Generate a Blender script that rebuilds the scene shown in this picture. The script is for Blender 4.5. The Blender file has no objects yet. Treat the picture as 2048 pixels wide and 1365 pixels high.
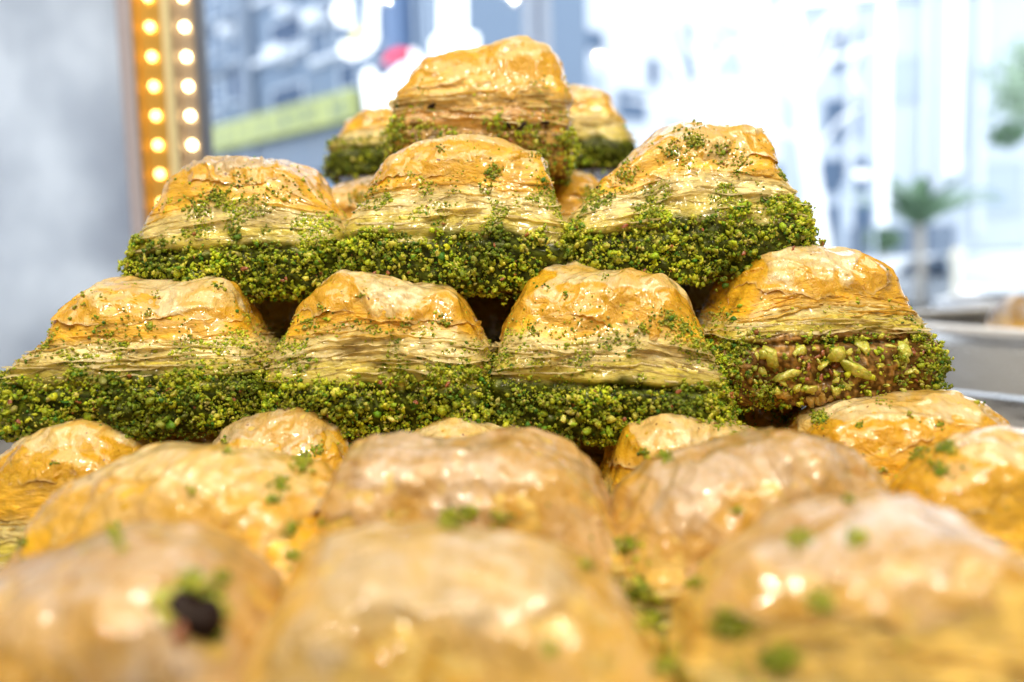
import bpy, math, random
import numpy as np
from mathutils import Vector, Matrix

sc = bpy.context.scene
COL = sc.collection
R_ = math.radians
rnd = random.Random(7)

# ------------------------------------------------------------------ camera
F = 1480.0                       # focal length in pixels of the 2048 px photograph
HC = 0.066                       # camera height above the tray
PITCH, ROLL = R_(5.0), 0.028
fw = Vector((0, math.cos(PITCH), -math.sin(PITCH)))
uw = Vector((0, math.sin(PITCH), math.cos(PITCH)))
X = Vector((1, 0, 0))
CR = math.cos(ROLL) * X - math.sin(ROLL) * uw
CU = math.sin(ROLL) * X + math.cos(ROLL) * uw
CAM = Vector((0, 0, HC))
cd = bpy.data.cameras.new('camera')
cam = bpy.data.objects.new('camera', cd)
COL.objects.link(cam)
m = Matrix((CR, CU, -fw)).transposed().to_4x4()
m.translation = CAM
cam.matrix_world = m
cd.sensor_width = 36.0
cd.lens = F / 2048 * 36.0
cd.clip_start, cd.clip_end = 0.004, 500
cd.dof.use_dof = True
cd.dof.focus_distance = 0.161
cd.dof.aperture_fstop = 6.9
cd.dof.aperture_blades = 0
sc.camera = cam


def ray(u, v):
    return fw + CR * ((u - 1024) / F) + CU * ((682.5 - v) / F)


def P(u, v, d):
    return CAM + ray(u, v) * d


# ------------------------------------------------------------------ world, lamps, exposure
w = bpy.data.worlds.new('World')
sc.world = w
w.use_nodes = True
wb = w.node_tree.nodes['Background']
wb.inputs[0].default_value = (0.84, 0.92, 1.0, 1)
wb.inputs[1].default_value = 3.0
sc.view_settings.view_transform = 'Standard'
sc.view_settings.look = 'None'
sc.view_settings.gamma = 1
sc.view_settings.exposure = 0.0
sc.cycles.use_denoising = True
sc.cycles.max_bounces = 8
sc.cycles.transparent_max_bounces = 12
sc.cycles.sample_clamp_indirect = 6
sc.cycles.caustics_reflective = False
sc.cycles.caustics_refractive = False


def area(name, loc, target, sx, sy, power, col):
    l = bpy.data.lights.new(name, 'AREA')
    l.shape = 'RECTANGLE'
    l.size, l.size_y, l.energy, l.color = sx, sy, power, col
    o = bpy.data.objects.new(name, l)
    COL.objects.link(o)
    o.location = loc
    o.rotation_euler = (Vector(target) - Vector(loc)).to_track_quat('-Z', 'Y').to_euler()
    return o


WARM = (1.0, 0.87, 0.67)
area('shop_lamp', (-0.12, -0.04, 0.74), (0, .17, .05), .62, .42, 3.7, WARM)
area('shop_lamp', (0.30, -0.02, 0.60), (0, .15, .05), .26, .22, 1.5, WARM)
for (x, y, z) in ((-.26, -.20, .40), (-.16, -.22, .46), (-.05, -.24, .50), (.06, -.22, .48), (.13, -.25, .42), (.19, -.20, .5), (.02, -.02, .55), (.28, -.1, .5), (-.2, .0, .55)):
    area('ceiling_led', (x, y, z), (0, .14, .04), .006, .006, .36, WARM)

# ------------------------------------------------------------------ numpy noise
_g = np.random.RandomState(3)
_perm = np.concatenate([_g.permutation(256)] * 3)
_grad = _g.normal(size=(256, 3))
_grad /= np.linalg.norm(_grad, axis=1)[:, None]


def noise(p):
    p = np.asarray(p, dtype=np.float64)
    i = np.floor(p).astype(np.int64)
    f = p - i
    i &= 255
    s = f * f * f * (f * (f * 6 - 15) + 10)
    out = 0
    for dx in (0, 1):
        wx = s[..., 0] if dx else 1 - s[..., 0]
        for dy in (0, 1):
            wy = s[..., 1] if dy else 1 - s[..., 1]
            for dz in (0, 1):
                wz = s[..., 2] if dz else 1 - s[..., 2]
                h = _perm[_perm[_perm[(i[..., 0] + dx) & 255] + ((i[..., 1] + dy) & 255)] + ((i[..., 2] + dz) & 255)]
                g = _grad[h]
                out = out + wx * wy * wz * (g[..., 0] * (f[..., 0] - dx) + g[..., 1] * (f[..., 1] - dy) + g[..., 2] * (f[..., 2] - dz))
    return out * 1.5


def fbm(p, o=3):
    r, a = 0, 1.0
    for k in range(o):
        r = r + a * noise(p * (2.03 ** k) + 17.3 * k)
        a *= .5
    return r


def sstep(a, b, x):
    t = np.clip((x - a) / (b - a), 0, 1)
    return t * t * (3 - 2 * t)


# ------------------------------------------------------------------ mesh helpers
def link(name, me, mat=None, parent=None):
    o = bpy.data.objects.new(name, me)
    COL.objects.link(o)
    if mat is not None and not me.materials:
        me.materials.append(mat)
    if parent is not None:
        o.parent = parent
    return o


def np_mesh(name, verts, faces, col=None, smooth=True):
    me = bpy.data.meshes.new(name)
    n = faces.shape[1]
    me.vertices.add(len(verts))
    me.vertices.foreach_set('co', verts.astype(np.float32).ravel())
    me.loops.add(faces.size)
    me.loops.foreach_set('vertex_index', faces.astype(np.int32).ravel())
    me.polygons.add(len(faces))
    me.polygons.foreach_set('loop_start', (np.arange(len(faces)) * n).astype(np.int32))
    me.polygons.foreach_set('loop_total', np.full(len(faces), n, np.int32))
    me.update(calc_edges=True)
    me.validate()
    if smooth:
        me.polygons.foreach_set('use_smooth', np.ones(len(me.polygons), bool))
    if col is not None:
        a = me.color_attributes.new('col', 'FLOAT_COLOR', 'POINT')
        c = np.ones((len(verts), 4), np.float32)
        c[:, :3] = col
        a.data.foreach_set('color', c.ravel())
    return me


def empty(name, label, cat, group=None, loc=(0, 0, 0), rot=(0, 0, 0)):
    o = bpy.data.objects.new(name, None)
    o.empty_display_size = .01
    COL.objects.link(o)
    o.location, o.rotation_euler = loc, rot
    return tag(o, label, cat, group)


def tag(o, label=None, cat=None, group=None, kind=None):
    if label: o['label'] = label
    if cat: o['category'] = cat
    if group: o['group'] = group
    if kind: o['kind'] = kind
    return o


class MB:
    def __init__(s):
        s.v, s.f = [], []

    def add(s, vs, fs):
        b = len(s.v)
        s.v += [tuple(q) for q in vs]
        s.f += [tuple(b + k for k in f) for f in fs]

    def box(s, x0, x1, y0, y1, z0, z1):
        s.add([(x, y, z) for z in (z0, z1) for y in (y0, y1) for x in (x0, x1)],
              [(0, 2, 3, 1), (4, 5, 7, 6), (0, 1, 5, 4), (2, 6, 7, 3), (0, 4, 6, 2), (1, 3, 7, 5)])
        return s

    def tube(s, pts, rad, n=10):
        pts = [Vector(p) for p in pts]
        rings = []
        for i, p in enumerate(pts):
            t = (pts[min(i + 1, len(pts) - 1)] - pts[max(i - 1, 0)]).normalized()
            a = t.orthogonal().normalized() if i == 0 else (rings[-1][1] - t * rings[-1][1].dot(t)).normalized()
            b = t.cross(a)
            r = rad[i] if isinstance(rad, (list, tuple)) else rad
            rings.append(([p + (a * math.cos(2 * math.pi * k / n) + b * math.sin(2 * math.pi * k / n)) * r for k in range(n)], a))
        vs = [q for r in rings for q in r[0]]
        fs = [(i * n + k, i * n + (k + 1) % n, (i + 1) * n + (k + 1) % n, (i + 1) * n + k) for i in range(len(pts) - 1) for k in range(n)]
        fs += [tuple(range(n))[::-1], tuple((len(pts) - 1) * n + k for k in range(n))]
        s.add(vs, fs)
        return s

    def lathe(s, prof, c=(0, 0, 0), n=96):
        vs = [(c[0] + r * math.cos(2 * math.pi * k / n), c[1] + r * math.sin(2 * math.pi * k / n), c[2] + z) for r, z in prof for k in range(n)]
        fs = [(i * n + k, i * n + (k + 1) % n, (i + 1) * n + (k + 1) % n, (i + 1) * n + k) for i in range(len(prof) - 1) for k in range(n)]
        s.add(vs, fs)
        return s

    def prism(s, poly, y0, y1):
        n = len(poly)
        vs = [(x, y0, z) for x, z in poly] + [(x, y1, z) for x, z in poly]
        fs = [tuple(range(n)), tuple(range(2 * n - 1, n - 1, -1))] + [(k, k + n, (k + 1) % n + n, (k + 1) % n) for k in range(n)]
        s.add(vs, fs)
        return s

    def build(s, name, mat, parent=None, smooth=False, bevel=0):
        me = bpy.data.meshes.new(name)
        me.from_pydata(s.v, [], s.f)
        me.update()
        if smooth:
            me.polygons.foreach_set('use_smooth', np.ones(len(me.polygons), bool))
        o = link(name, me, mat, parent)
        if bevel:
            b = o.modifiers.new('bevel', 'BEVEL')
            b.width, b.segments = bevel, 3
        return o


# ------------------------------------------------------------------ materials
def mat(name, col=(.5, .5, .5), rough=.5, metal=0, coat=0, emit=None, es=0, spec=.5):
    M = bpy.data.materials.new(name)
    M.use_nodes = True
    b = M.node_tree.nodes['Principled BSDF']
    b.inputs['Base Color'].default_value = (*col, 1)
    b.inputs['Roughness'].default_value = rough
    b.inputs['Metallic'].default_value = metal
    b.inputs['Coat Weight'].default_value = coat
    b.inputs['Specular IOR Level'].default_value = spec
    if emit:
        b.inputs['Emission Color'].default_value = (*emit, 1)
        b.inputs['Emission Strength'].default_value = es
    return M


class NT:
    def __init__(s, M):
        s.t = M.node_tree
        s.b = s.t.nodes['Principled BSDF']
        s.out = s.t.nodes['Material Output']
        s.tc = s.n('ShaderNodeTexCoord')

    def n(s, typ, **kw):
        x = s.t.nodes.new(typ)
        for k, v in kw.items():
            setattr(x, k, v)
        return x

    def l(s, a, b):
        s.t.links.new(a, b)

    def noise(s, scale, detail=4, rough=.55, stretch=None, dist=0, off=(0, 0, 0)):
        mp = s.n('ShaderNodeMapping')
        mp.inputs['Scale'].default_value = stretch or (1, 1, 1)
        mp.inputs['Location'].default_value = off
        s.l(s.tc.outputs['Object'], mp.inputs[0])
        x = s.n('ShaderNodeTexNoise')
        x.inputs['Scale'].default_value = scale
        x.inputs['Detail'].default_value = detail
        x.inputs['Roughness'].default_value = rough
        x.inputs['Distortion'].default_value = dist
        s.l(mp.outputs[0], x.inputs['Vector'])
        return x.outputs['Fac']

    def ramp(s, fac, stops):
        x = s.n('ShaderNodeValToRGB')
        e = x.color_ramp.elements
        while len(e) < len(stops):
            e.new(.5)
        for k, (p, c) in enumerate(stops):
            e[k].position = p
            e[k].color = (*c, 1) if len(c) == 3 else c
        s.l(fac, x.inputs[0])
        return x.outputs[0]

    def mix(s, fac, a, b, mode='MIX'):
        x = s.n('ShaderNodeMix', data_type='RGBA', blend_type=mode)
        for sock, v in ((x.inputs[0], fac), (x.inputs[6], a), (x.inputs[7], b)):
            if hasattr(v, 'is_linked'):
                s.l(v, sock)
            elif isinstance(v, tuple):
                sock.default_value = (*v, 1)
            else:
                sock.default_value = v
        return x.outputs[2]

    def bump(s, hs, strength=1.0):
        prev = None
        for h, dist in hs:
            x = s.n('ShaderNodeBump')
            x.inputs['Strength'].default_value = strength
            x.inputs['Distance'].default_value = dist
            s.l(h, x.inputs['Height'])
            if prev:
                s.l(prev, x.inputs['Normal'])
            prev = x.outputs[0]
        s.l(prev, s.b.inputs['Normal'])
        return prev

    def vcol(s):
        return s.n('ShaderNodeVertexColor', layer_name='col').outputs[0]


def g3(v):
    return (v, v, v)


def translucent(k, colsock, amount, normal=None):
    tr = k.n('ShaderNodeBsdfTranslucent')
    k.l(colsock, tr.inputs[0])
    if normal:
        k.l(normal, tr.inputs['Normal'])
    mx = k.n('ShaderNodeMixShader')
    mx.inputs[0].default_value = amount
    k.l(k.b.outputs[0], mx.inputs[1])
    k.l(tr.outputs[0], mx.inputs[2])
    k.l(mx.outputs[0], k.out.inputs[0])


# body of the pastry: colour by layer (vertex colour), mottled, syrupy
def body_material():
    M = mat('syrupy_phyllo_body', rough=.38, coat=.75)
    k = NT(M)
    n1 = k.noise(200, 5, .6, (1, 1, 2.2))
    n2 = k.noise(700, 4, .6, (1, 1, 3.5))
    c = k.mix(1.0, k.vcol(), k.ramp(n1, [(.25, (.52, .48, .42)), (.5, (.95, .93, .9)), (.75, (1.35, 1.35, 1.3))]), 'MULTIPLY')
    k.l(c, k.b.inputs['Base Color'])
    bw = k.n('ShaderNodeRGBToBW'); k.l(k.vcol(), bw.inputs[0])
    k.l(k.ramp(bw.outputs[0], [(.08, g3(.12)), (.3, g3(.7))]), k.b.inputs['Coat Weight'])
    k.l(k.ramp(bw.outputs[0], [(.08, g3(.08)), (.3, g3(.5))]), k.b.inputs['Specular IOR Level'])
    k.b.inputs['Coat Roughness'].default_value = .12
    k.b.inputs['Subsurface Weight'].default_value = .35
    k.b.inputs['Subsurface Scale'].default_value = .002
    k.b.inputs['Subsurface Radius'].default_value = (1, .7, .12)
    k.bump([(n2, .00035), (n1, .0008)], .8)
    return M


def crust_material(name, pale, gold, dark):
    M = mat(name, rough=.26, coat=1.0)
    k = NT(M)
    n1 = k.noise(110, 5, .6, dist=.6)
    n2 = k.noise(420, 5, .6, (1, .22, .8), dist=.8)
    n3 = k.noise(1500, 3, .6)
    c = k.ramp(n1, [(.28, dark), (.42, gold), (.56, pale), (.72, tuple(min(1, q * 1.1) for q in pale))])
    c = k.mix(1.0, c, k.ramp(n2, [(.3, (.84, .78, .66)), (.5, g3(1)), (.7, (1.1, 1.12, 1.18))]), 'MULTIPLY')
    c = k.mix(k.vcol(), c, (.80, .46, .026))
    sp = k.ramp(k.noise(700, 1, .5), [(.74, g3(0)), (.79, g3(1))])
    c = k.mix(sp, c, (.20, .07, .015))
    k.l(c, k.b.inputs['Base Color'])
    k.b.inputs['Coat Roughness'].default_value = .085
    k.b.inputs['Coat IOR'].default_value = 1.62
    k.b.inputs['Subsurface Weight'].default_value = .25
    k.b.inputs['Subsurface Scale'].default_value = .0012
    k.b.inputs['Subsurface Radius'].default_value = (1, .6, .25)
    nb = k.bump([(n2, .0011), (n3, .00022), (n1, .0010)], .85)
    translucent(k, c, .25, nb)
    return M


def sheet_material():
    M = mat('phyllo_sheet', rough=.35, coat=.6)
    k = NT(M)
    n1 = k.noise(350, 4, .6)
    n2 = k.noise(1300, 3, .6)
    c = k.mix(1.0, k.vcol(), k.ramp(n1, [(.3, (.62, .55, .42)), (.55, g3(1)), (.75, (1.2, 1.22, 1.25))]), 'MULTIPLY')
    k.l(c, k.b.inputs['Base Color'])
    k.b.inputs['Coat Roughness'].default_value = .12
    nb = k.bump([(n2, .0003), (n1, .0007)], .8)
    translucent(k, c, .45, nb)
    return M


def crumb_material():
    M = mat('ground_pistachio', rough=.42, coat=.25)
    k = NT(M)
    n = k.noise(2600, 3, .6)
    c = k.mix(1.0, k.vcol(), k.ramp(n, [(.3, (.6, .6, .5)), (.6, (1.15, 1.15, 1.1))]), 'MULTIPLY')
    k.l(c, k.b.inputs['Base Color'])
    k.b.inputs['Coat Roughness'].default_value = .2
    nb = k.bump([(n, .0004)], .8)
    translucent(k, c, .36, nb)
    return M


def chunk_material(name, a, b, rough=.22):
    M = mat(name, rough=rough, coat=.8)
    k = NT(M)
    n = k.noise(420, 5, .6, dist=.5)
    n2 = k.noise(1500, 3)
    k.l(k.ramp(n, [(.32, a), (.62, b)]), k.b.inputs['Base Color'])
    k.b.inputs['Coat Roughness'].default_value = .1
    k.b.inputs['Subsurface Weight'].default_value = .3
    k.b.inputs['Subsurface Scale'].default_value = .0015
    k.bump([(n2, .0004), (n, .001)], .9)
    return M


M_BODY = body_material()
M_CRUST = crust_material('baked_crust', (.87, .73, .42), (.84, .61, .19), (.70, .43, .05))
M_CRUST_PALE = crust_material('pale_baked_crust', (.68, .53, .31), (.64, .44, .14), (.52, .29, .04))
M_CRUST_PINK = crust_material('rosy_baked_crust', (.68, .53, .37), (.62, .40, .15), (.50, .25, .04))
M_SHEET = sheet_material()
M_CRUMB = crumb_material()
M_CHUNK = chunk_material('pistachio_kernel', (.30, .36, .02), (.66, .62, .10))
M_SKIN = chunk_material('pistachio_skin', (.16, .035, .012), (.42, .13, .04), .3)
M_PASTE = chunk_material('syrupy_nut_paste', (.26, .12, .018), (.56, .36, .07), .16)

# ------------------------------------------------------------------ pastry builder
ICO_V = None


def ico():
    t = (1 + 5 ** .5) / 2
    v = np.array([(-1, t, 0), (1, t, 0), (-1, -t, 0), (1, -t, 0), (0, -1, t), (0, 1, t), (0, -1, -t), (0, 1, -t), (t, 0, -1), (t, 0, 1), (-t, 0, -1), (-t, 0, 1)], float)
    v /= np.linalg.norm(v[0])
    f = np.array([(0, 11, 5), (0, 5, 1), (0, 1, 7), (0, 7, 10), (0, 10, 11), (1, 5, 9), (5, 11, 4), (11, 10, 2), (10, 7, 6), (7, 1, 8),
                  (3, 9, 4), (3, 4, 2), (3, 2, 6), (3, 6, 8), (3, 8, 9), (4, 9, 5), (2, 4, 11), (6, 2, 10), (8, 6, 7), (9, 8, 1)])
    return v, f


ICO_V, ICO_F = ico()
OCT_V = np.array([(1, 0, 0), (-1, 0, 0), (0, 1, 0), (0, -1, 0), (0, 0, 1), (0, 0, -1)], float)
OCT_F = np.array([(0, 2, 4), (2, 1, 4), (1, 3, 4), (3, 0, 4), (2, 0, 5), (1, 2, 5), (3, 1, 5), (0, 3, 5)])


def ico2():
    v = [tuple(q) for q in ICO_V]
    f = []
    cache = {}

    def mid(a, b):
        key = (min(a, b), max(a, b))
        if key not in cache:
            q = (np.array(v[a]) + np.array(v[b])) / 2
            v.append(tuple(q / np.linalg.norm(q)))
            cache[key] = len(v) - 1
        return cache[key]
    for a, b, c in ICO_F:
        ab, bc, ca = mid(a, b), mid(b, c), mid(c, a)
        f += [(a, ab, ca), (b, bc, ab), (c, ca, bc), (ab, bc, ca)]
    return np.array(v), np.array(f)


ICO2_V, ICO2_F = ico2()

PAL = np.array([(.60, .64, .03), (.49, .59, .025), (.74, .72, .12), (.36, .52, .022), (.17, .37, .018), (.06, .22, .013), (.60, .55, .16), (.40, .15, .04)])
PALW = np.array([.28, .23, .14, .14, .08, .05, .07, .01])

# (radius, height) outline of one pastry from the middle of its top to the underside
PROF = np.array([(0, 1.0), (.18, .99), (.39, .958), (.54, .912), (.65, .85), (.72, .775), (.765, .70), (.805, .63), (.85, .56), (.90, .50),
                 (.94, .44), (.97, .385), (.99, .31), (1.0, .22), (.99, .12), (.955, .045), (.90, .005), (.7, 0), (.35, 0), (0, 0)])


def smooth_profile(prof, n=700):
    d = np.r_[0, np.cumsum(np.linalg.norm(np.diff(prof, axis=0), axis=1))]
    s = np.linspace(0, d[-1], n)
    r, z = np.interp(s, d, prof[:, 0]), np.interp(s, d, prof[:, 1])
    ker = np.hanning(33); ker /= ker.sum()
    rp = np.pad(r, 16, mode='edge'); zp = np.pad(z, 16, mode='edge')
    return np.convolve(rp, ker, 'valid'), np.convolve(zp, ker, 'valid')


def superR(th, n):
    return (np.abs(np.cos(th)) ** n + np.abs(np.sin(th)) ** n) ** (-1 / n)


def pastry(uc, wpx, df, dep, vt, vb=None, z0=None, yaw=0, tiltx=0, tilty=0, seed=1, res=1.0, crumbs=3500, crust='gold', label='', group='baklava pieces stacked in the pyramid',
           boxy=.0, crumb_hi=.43, mid=.25, top=.02, bare_front=False, layers=1.0, wide_top=0.0, puff=1.0, n_sheets=9, amber=1.0, root_at=None, corner=.5, brown=0.0, skew=0.0, lean=0.0, low=.05, patch=1.0, slope=0.0, lip=.76, size=None):
    rs = np.random.RandomState(seed)
    if root_at is None:
        b = P(uc, vb if vb is not None else 900, df)
        if z0 is not None:
            r = ray(uc, 560); b = CAM + r * df; b.z = z0
        yc = b.y + dep / 2
        rt = ray(uc, vt)
        ztop = HC + yc * (rt.z / rt.y)
        W, D, H = wpx / F * df, dep, ztop - b.z
        loc = (b.x, yc, b.z)
    else:
        loc = root_at
        W, D, H = size
    root = empty('baklava', label, 'baklava', group, loc, (R_(tiltx), R_(tilty), R_(yaw)))
    o3 = rs.uniform(0, 60, 3)
    prof = PROF.copy()
    prof[:9, 0] *= 1 + wide_top
    prof[:, 0] = np.minimum(prof[:, 0], 1.02)
    pr, pz = smooth_profile(prof)
    nth = int(256 * res)
    phi = np.linspace(-math.pi, math.pi, nth, endpoint=False)
    th = -math.pi / 2 + phi - .42 * np.sin(phi)

    znorm = [1.0]

    def surf(th, t, off=0.0, lay=True):
        """th, t arrays (broadcast) -> points, zrel"""
        th, t = np.broadcast_arrays(th, t)
        r = np.interp(t, np.linspace(0, 1, len(pr)), pr)
        z = np.interp(t, np.linspace(0, 1, len(pz)), pz)
        ex = 3.7 + 3.0 * sstep(.75, .25, z)
        sr = superR(th, ex)
        x = r * sr * np.cos(th)
        y = r * sr * np.sin(th)
        q = np.stack([x * W / 2, y * D / 2, z * H], -1)
        nrm = np.stack([np.cos(th) * np.ones_like(z), np.sin(th) * np.ones_like(z), np.zeros_like(z)], -1)
        zone = sstep(.02, .1, r)[..., None]
        n1 = noise(q * 75 + o3)
        # domed, uneven top
        up = sstep(.45, .8, z)
        zz = q[..., 2] + up * H * puff * (.17 * noise(np.stack([q[..., 0] * 42, q[..., 1] * 42, z * 0], -1) + o3) + .022 * noise(q * 160 + o3) )
        zz = zz + up * H * skew * q[..., 0] / W
        rad = .0016 * n1 + .0007 * noise(q * 230 + o3)
        rad = rad * sstep(.1, .6, r)
        # the filling: rough; a gap under the phyllo
        fil = sstep(.42 - low, .36 - low, z) * sstep(.0, .06, z)
        rad = rad + (.35 if brown else 1.0) * fil * (.0006 * fbm(q * 520 + o3, 2) + .0011 * noise(q * 200 + o3) + .0008 * noise(q * np.array([90, 90, 30]) + o3))
        rad = rad - .0023 * np.exp(-((z - (.385 - low + .03 * noise(q * 60 + 9 + o3))) / .018) ** 2) * (.6 + .8 * noise(q * 45 + o3 + 5))
        q[..., 0] += lean * W * sstep(.3, 1.0, z)
        cf = None
        if lay:
            zone2 = sstep(.38, .44, z) * sstep(.86, .78, z)
            s = q * np.array([1, 1, 0.0])
            wob = 1.6 * noise(s * 48 + o3) + .7 * noise(s * 170 + o3) + .9 * noise(q * 110 + o3) + .35 * noise(q * 420 + o3)
            arch = .075 * (1 - (q[..., 0] / (W / 2)) ** 2) * (.5 + noise(o3 * 1.7 + seed) ) 
            L = (z - arch) * 30 * layers + wob * 1.5
            fl = np.floor(L); fr = L - fl
            amp = .12 + 1.5 * np.clip(noise(np.concatenate([s[..., :2] * 130, fl[..., None] * 3.7], -1) + o3) + .25, 0, 1)
            saw = (1 - fr) ** 1.4 * sstep(0, .12, fr)
            rad = rad + zone2 * (saw - .45) * amp * .0009 * (.25 + .75 * sstep(.66, .54, z))
            cf = saw
        q[..., 2] = zz * znorm[0]
        q = q + nrm * (rad + off)[..., None]
        return q, z, r, cf

    qq0 = surf(*np.meshgrid(th[::6], np.linspace(0, .4, 30)), 0, False)[0]
    znorm[0] = H / qq0[..., 2].max()
    # ---- body
    tt = np.concatenate([np.linspace(0, .30, int(16 * res) + 4, endpoint=False), np.linspace(.30, .70, int(60 * res), endpoint=False), np.linspace(.70, 1, int(14 * res) + 4)])
    TH, T = np.meshgrid(th, tt)
    q, z, r, cf = surf(TH, T)
    nt = len(tt)
    idx = np.arange(nt * nth).reshape(nt, nth)
    a, b2 = idx[:-1], idx[1:]
    faces = np.stack([a, b2, np.roll(b2, -1, 1), np.roll(a, -1, 1)], -1).reshape(-1, 4)
    wz = z - .07 * (1 - (q[..., 0] / (W / 2)) ** 2) * sstep(.3, .45, z) + .05 * noise(q * 90 + o3) + .02 * noise(q * 300 + o3)
    AMB = np.array((.80, .46, .024)) * amber
    CRM = np.array((.72, .60, .24))
    YEL = np.array((.64, .54, .08))
    FIL = np.array((.10, .13, .007)) if not brown else np.array((.42, .24, .02))
    if bare_front:
        FIL = np.array((.34, .18, .035))
    if crust != 'gold' and z0 == 0.0:
        AMB = AMB * .55 + CRM * .45
    if brown == .12:
        CRM = np.array((.70, .47, .11)); YEL = np.array((.58, .29, .022))
    UND = np.array((.13, .05, .012))
    gr = sstep(-.25, .5, fbm(q * 900 + o3, 2))[..., None]
    FIL = FIL * (.35 + 1.1 * gr)
    c = np.zeros(q.shape)
    c[:] = AMB
    m1 = sstep(.60, .53, wz)[..., None]; c = c * (1 - m1) + CRM * m1
    m1 = (sstep(.50 - low, .44 - low, wz))[..., None]; c = c * (1 - m1) + YEL * m1
    m1 = sstep(.40 - low, .37 - low, wz)[..., None]; c = c * (1 - m1) + FIL * m1
    m1 = sstep(.03, .0, z)[..., None]; c = c * (1 - m1) + UND * m1
    ed = (np.clip(cf, 0, 1) * sstep(.4, .45, z) * sstep(.8, .7, z))[..., None]
    c = c * (.82 + .35 * ed)
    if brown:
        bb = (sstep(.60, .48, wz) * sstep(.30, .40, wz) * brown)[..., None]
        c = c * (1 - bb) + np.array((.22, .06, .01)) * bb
    me = np_mesh('phyllo_body', q.reshape(-1, 3), faces, c.reshape(-1, 3))
    link('phyllo_body', me, M_BODY, root)
    bodyq, bodyz = q, z

    # ---- loose sheets standing out of the flank
    tz = lambda zv: np.interp(-zv, -pz[:-160], np.linspace(0, 1, len(pz))[:-160])
    nsh = n_sheets
    nst = int(300 * res)
    ph2 = np.linspace(-math.pi, math.pi, nst, endpoint=False)
    th2 = -math.pi / 2 + ph2 - .42 * np.sin(ph2)
    for i in range(nsh):
        zc = .435 - low + (lip - .51 + low) * (i + rs.uniform(-.3, .3)) / max(1, nsh - 1)
        cs = np.stack([np.cos(th2) * W * .4, np.sin(th2) * D * .4, np.full(nst, zc)], -1)
        zl = zc + .09 * ((1 - (np.cos(th2) * superR(th2, 5)) ** 2) - .6) * (.5 + noise(o3 * 1.7 + seed)) + .034 * noise(cs * 60 + o3 + i * 3.1) + .012 * noise(cs * 260 + o3 + i) + .006 * noise(cs * 700 + o3 + i)
        ext = (.35 + .65 * float(sstep(.62, .54, zc))) * .0026 * np.clip(noise(cs * 95 + i * 7 + o3) + .18, 0, 1) + .0005 * noise(cs * 420 + o3 + i) + .0003 * noise(cs * 1200 + o3)
        ext = ext * (.12 + .88 * sstep(-.12, -.04, noise(cs * 75 + i * 13 + o3)))
        rows = []
        K = [(-.0012, 0), (-.0001, 0), (.45, .15), (.8, .4), (1.0, .9)]
        cur = .0011 * noise(cs * 150 + 31 + i + o3)
        for kk, (e, dz) in enumerate(K):
            off = e if kk < 2 else ext * e
            qq, _, _, _ = surf(th2, tz(zl), off, lay=False)
            qq[:, 2] += cur * dz + (.0002 * noise(cs * 900 + kk * .4 + o3 + i) if kk > 1 else 0)
            rows.append(qq)
        A = np.array(rows)
        top_ = A
        idn = np.arange(5 * nst).reshape(5, nst)
        a, b2 = idn[:-1], idn[1:]
        fs = np.stack([a, np.roll(a, -1, 1), np.roll(b2, -1, 1), b2], -1).reshape(-1, 4)
        base = np.array((.88, .77, .42)) if zc < .57 else np.array((.82, .58, .12))
        base = base * rs.uniform(.85, 1.12)
        cc = np.zeros(A.shape); cc[:] = base
        me = np_mesh('phyllo_sheet', A.reshape(-1, 3), fs, cc.reshape(-1, 3))
        link('phyllo_sheet', me, M_SHEET, root)

    # ---- crust: the baked top sheet, its ragged edge hanging over the shoulder
    tl = tz(lip)
    nr = int(46 * res) + 8
    ncr = int(250 * res)
    ph3 = np.linspace(-math.pi, math.pi, ncr, endpoint=False)
    th3 = -math.pi / 2 + ph3 - .42 * np.sin(ph3)
    cs = np.stack([np.cos(th3) * W * .4, np.sin(th3) * D * .4, np.zeros(ncr)], -1)
    tend = tl * (1.02 + .34 * noise(cs * 50 + o3) + .06 * noise(cs * 260 + o3) + .025 * noise(cs * 800 + o3))
    S = np.linspace(0, 1, nr) ** .8
    T3 = S[:, None] * tend[None, :]
    q3, z3, r3, _ = surf(np.broadcast_to(th3, T3.shape), T3, 0, lay=False)
    wr = np.array([math.cos(seed * 1.7), math.sin(seed * 1.7), 0])
    qs = q3 * 170
    al = (q3 @ wr)[..., None] * wr * 120
    wperp = np.array([-wr[1], wr[0], 0])
    fold = np.stack([(q3 @ wr) * 38, (q3 @ wperp) * 210, q3[..., 2] * 60], -1)
    rid = 1 - np.abs(noise(fold + .5 * noise(q3 * 90 + o3)[..., None] + o3)) * 2.2
    lift = .00014 + .00055 * np.clip(rid, 0, 1) ** 2 * sstep(.02, .15, T3) + .0003 * noise(q3 * 500 + o3) * sstep(.02, .1, T3)
    edge = sstep(.86, 1, S)[:, None] * np.clip(-.0001 + .0011 * noise(cs * 110 + 5 + o3), -.00032, .0010)[None, :]
    nrm = np.stack([np.cos(th3) * sstep(.1, .9, S)[:, None], np.sin(th3) * sstep(.1, .9, S)[:, None], np.broadcast_to(1 - .7 * sstep(.4, 1, S)[:, None], T3.shape)], -1)
    q3 = q3 + nrm * (lift + edge)[..., None]
    idn = np.arange(nr * ncr).reshape(nr, ncr)
    a, b2 = idn[:-1], idn[1:]
    fs = np.stack([a, b2, np.roll(b2, -1, 1), np.roll(a, -1, 1)], -1).reshape(-1, 4)
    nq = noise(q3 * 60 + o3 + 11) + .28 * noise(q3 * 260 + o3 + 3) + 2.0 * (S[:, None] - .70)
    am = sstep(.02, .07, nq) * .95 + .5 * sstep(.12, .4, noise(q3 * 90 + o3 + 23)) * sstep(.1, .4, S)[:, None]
    q3 = q3 - nrm * (.00016 * sstep(.02, .07, nq))[..., None]
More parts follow.
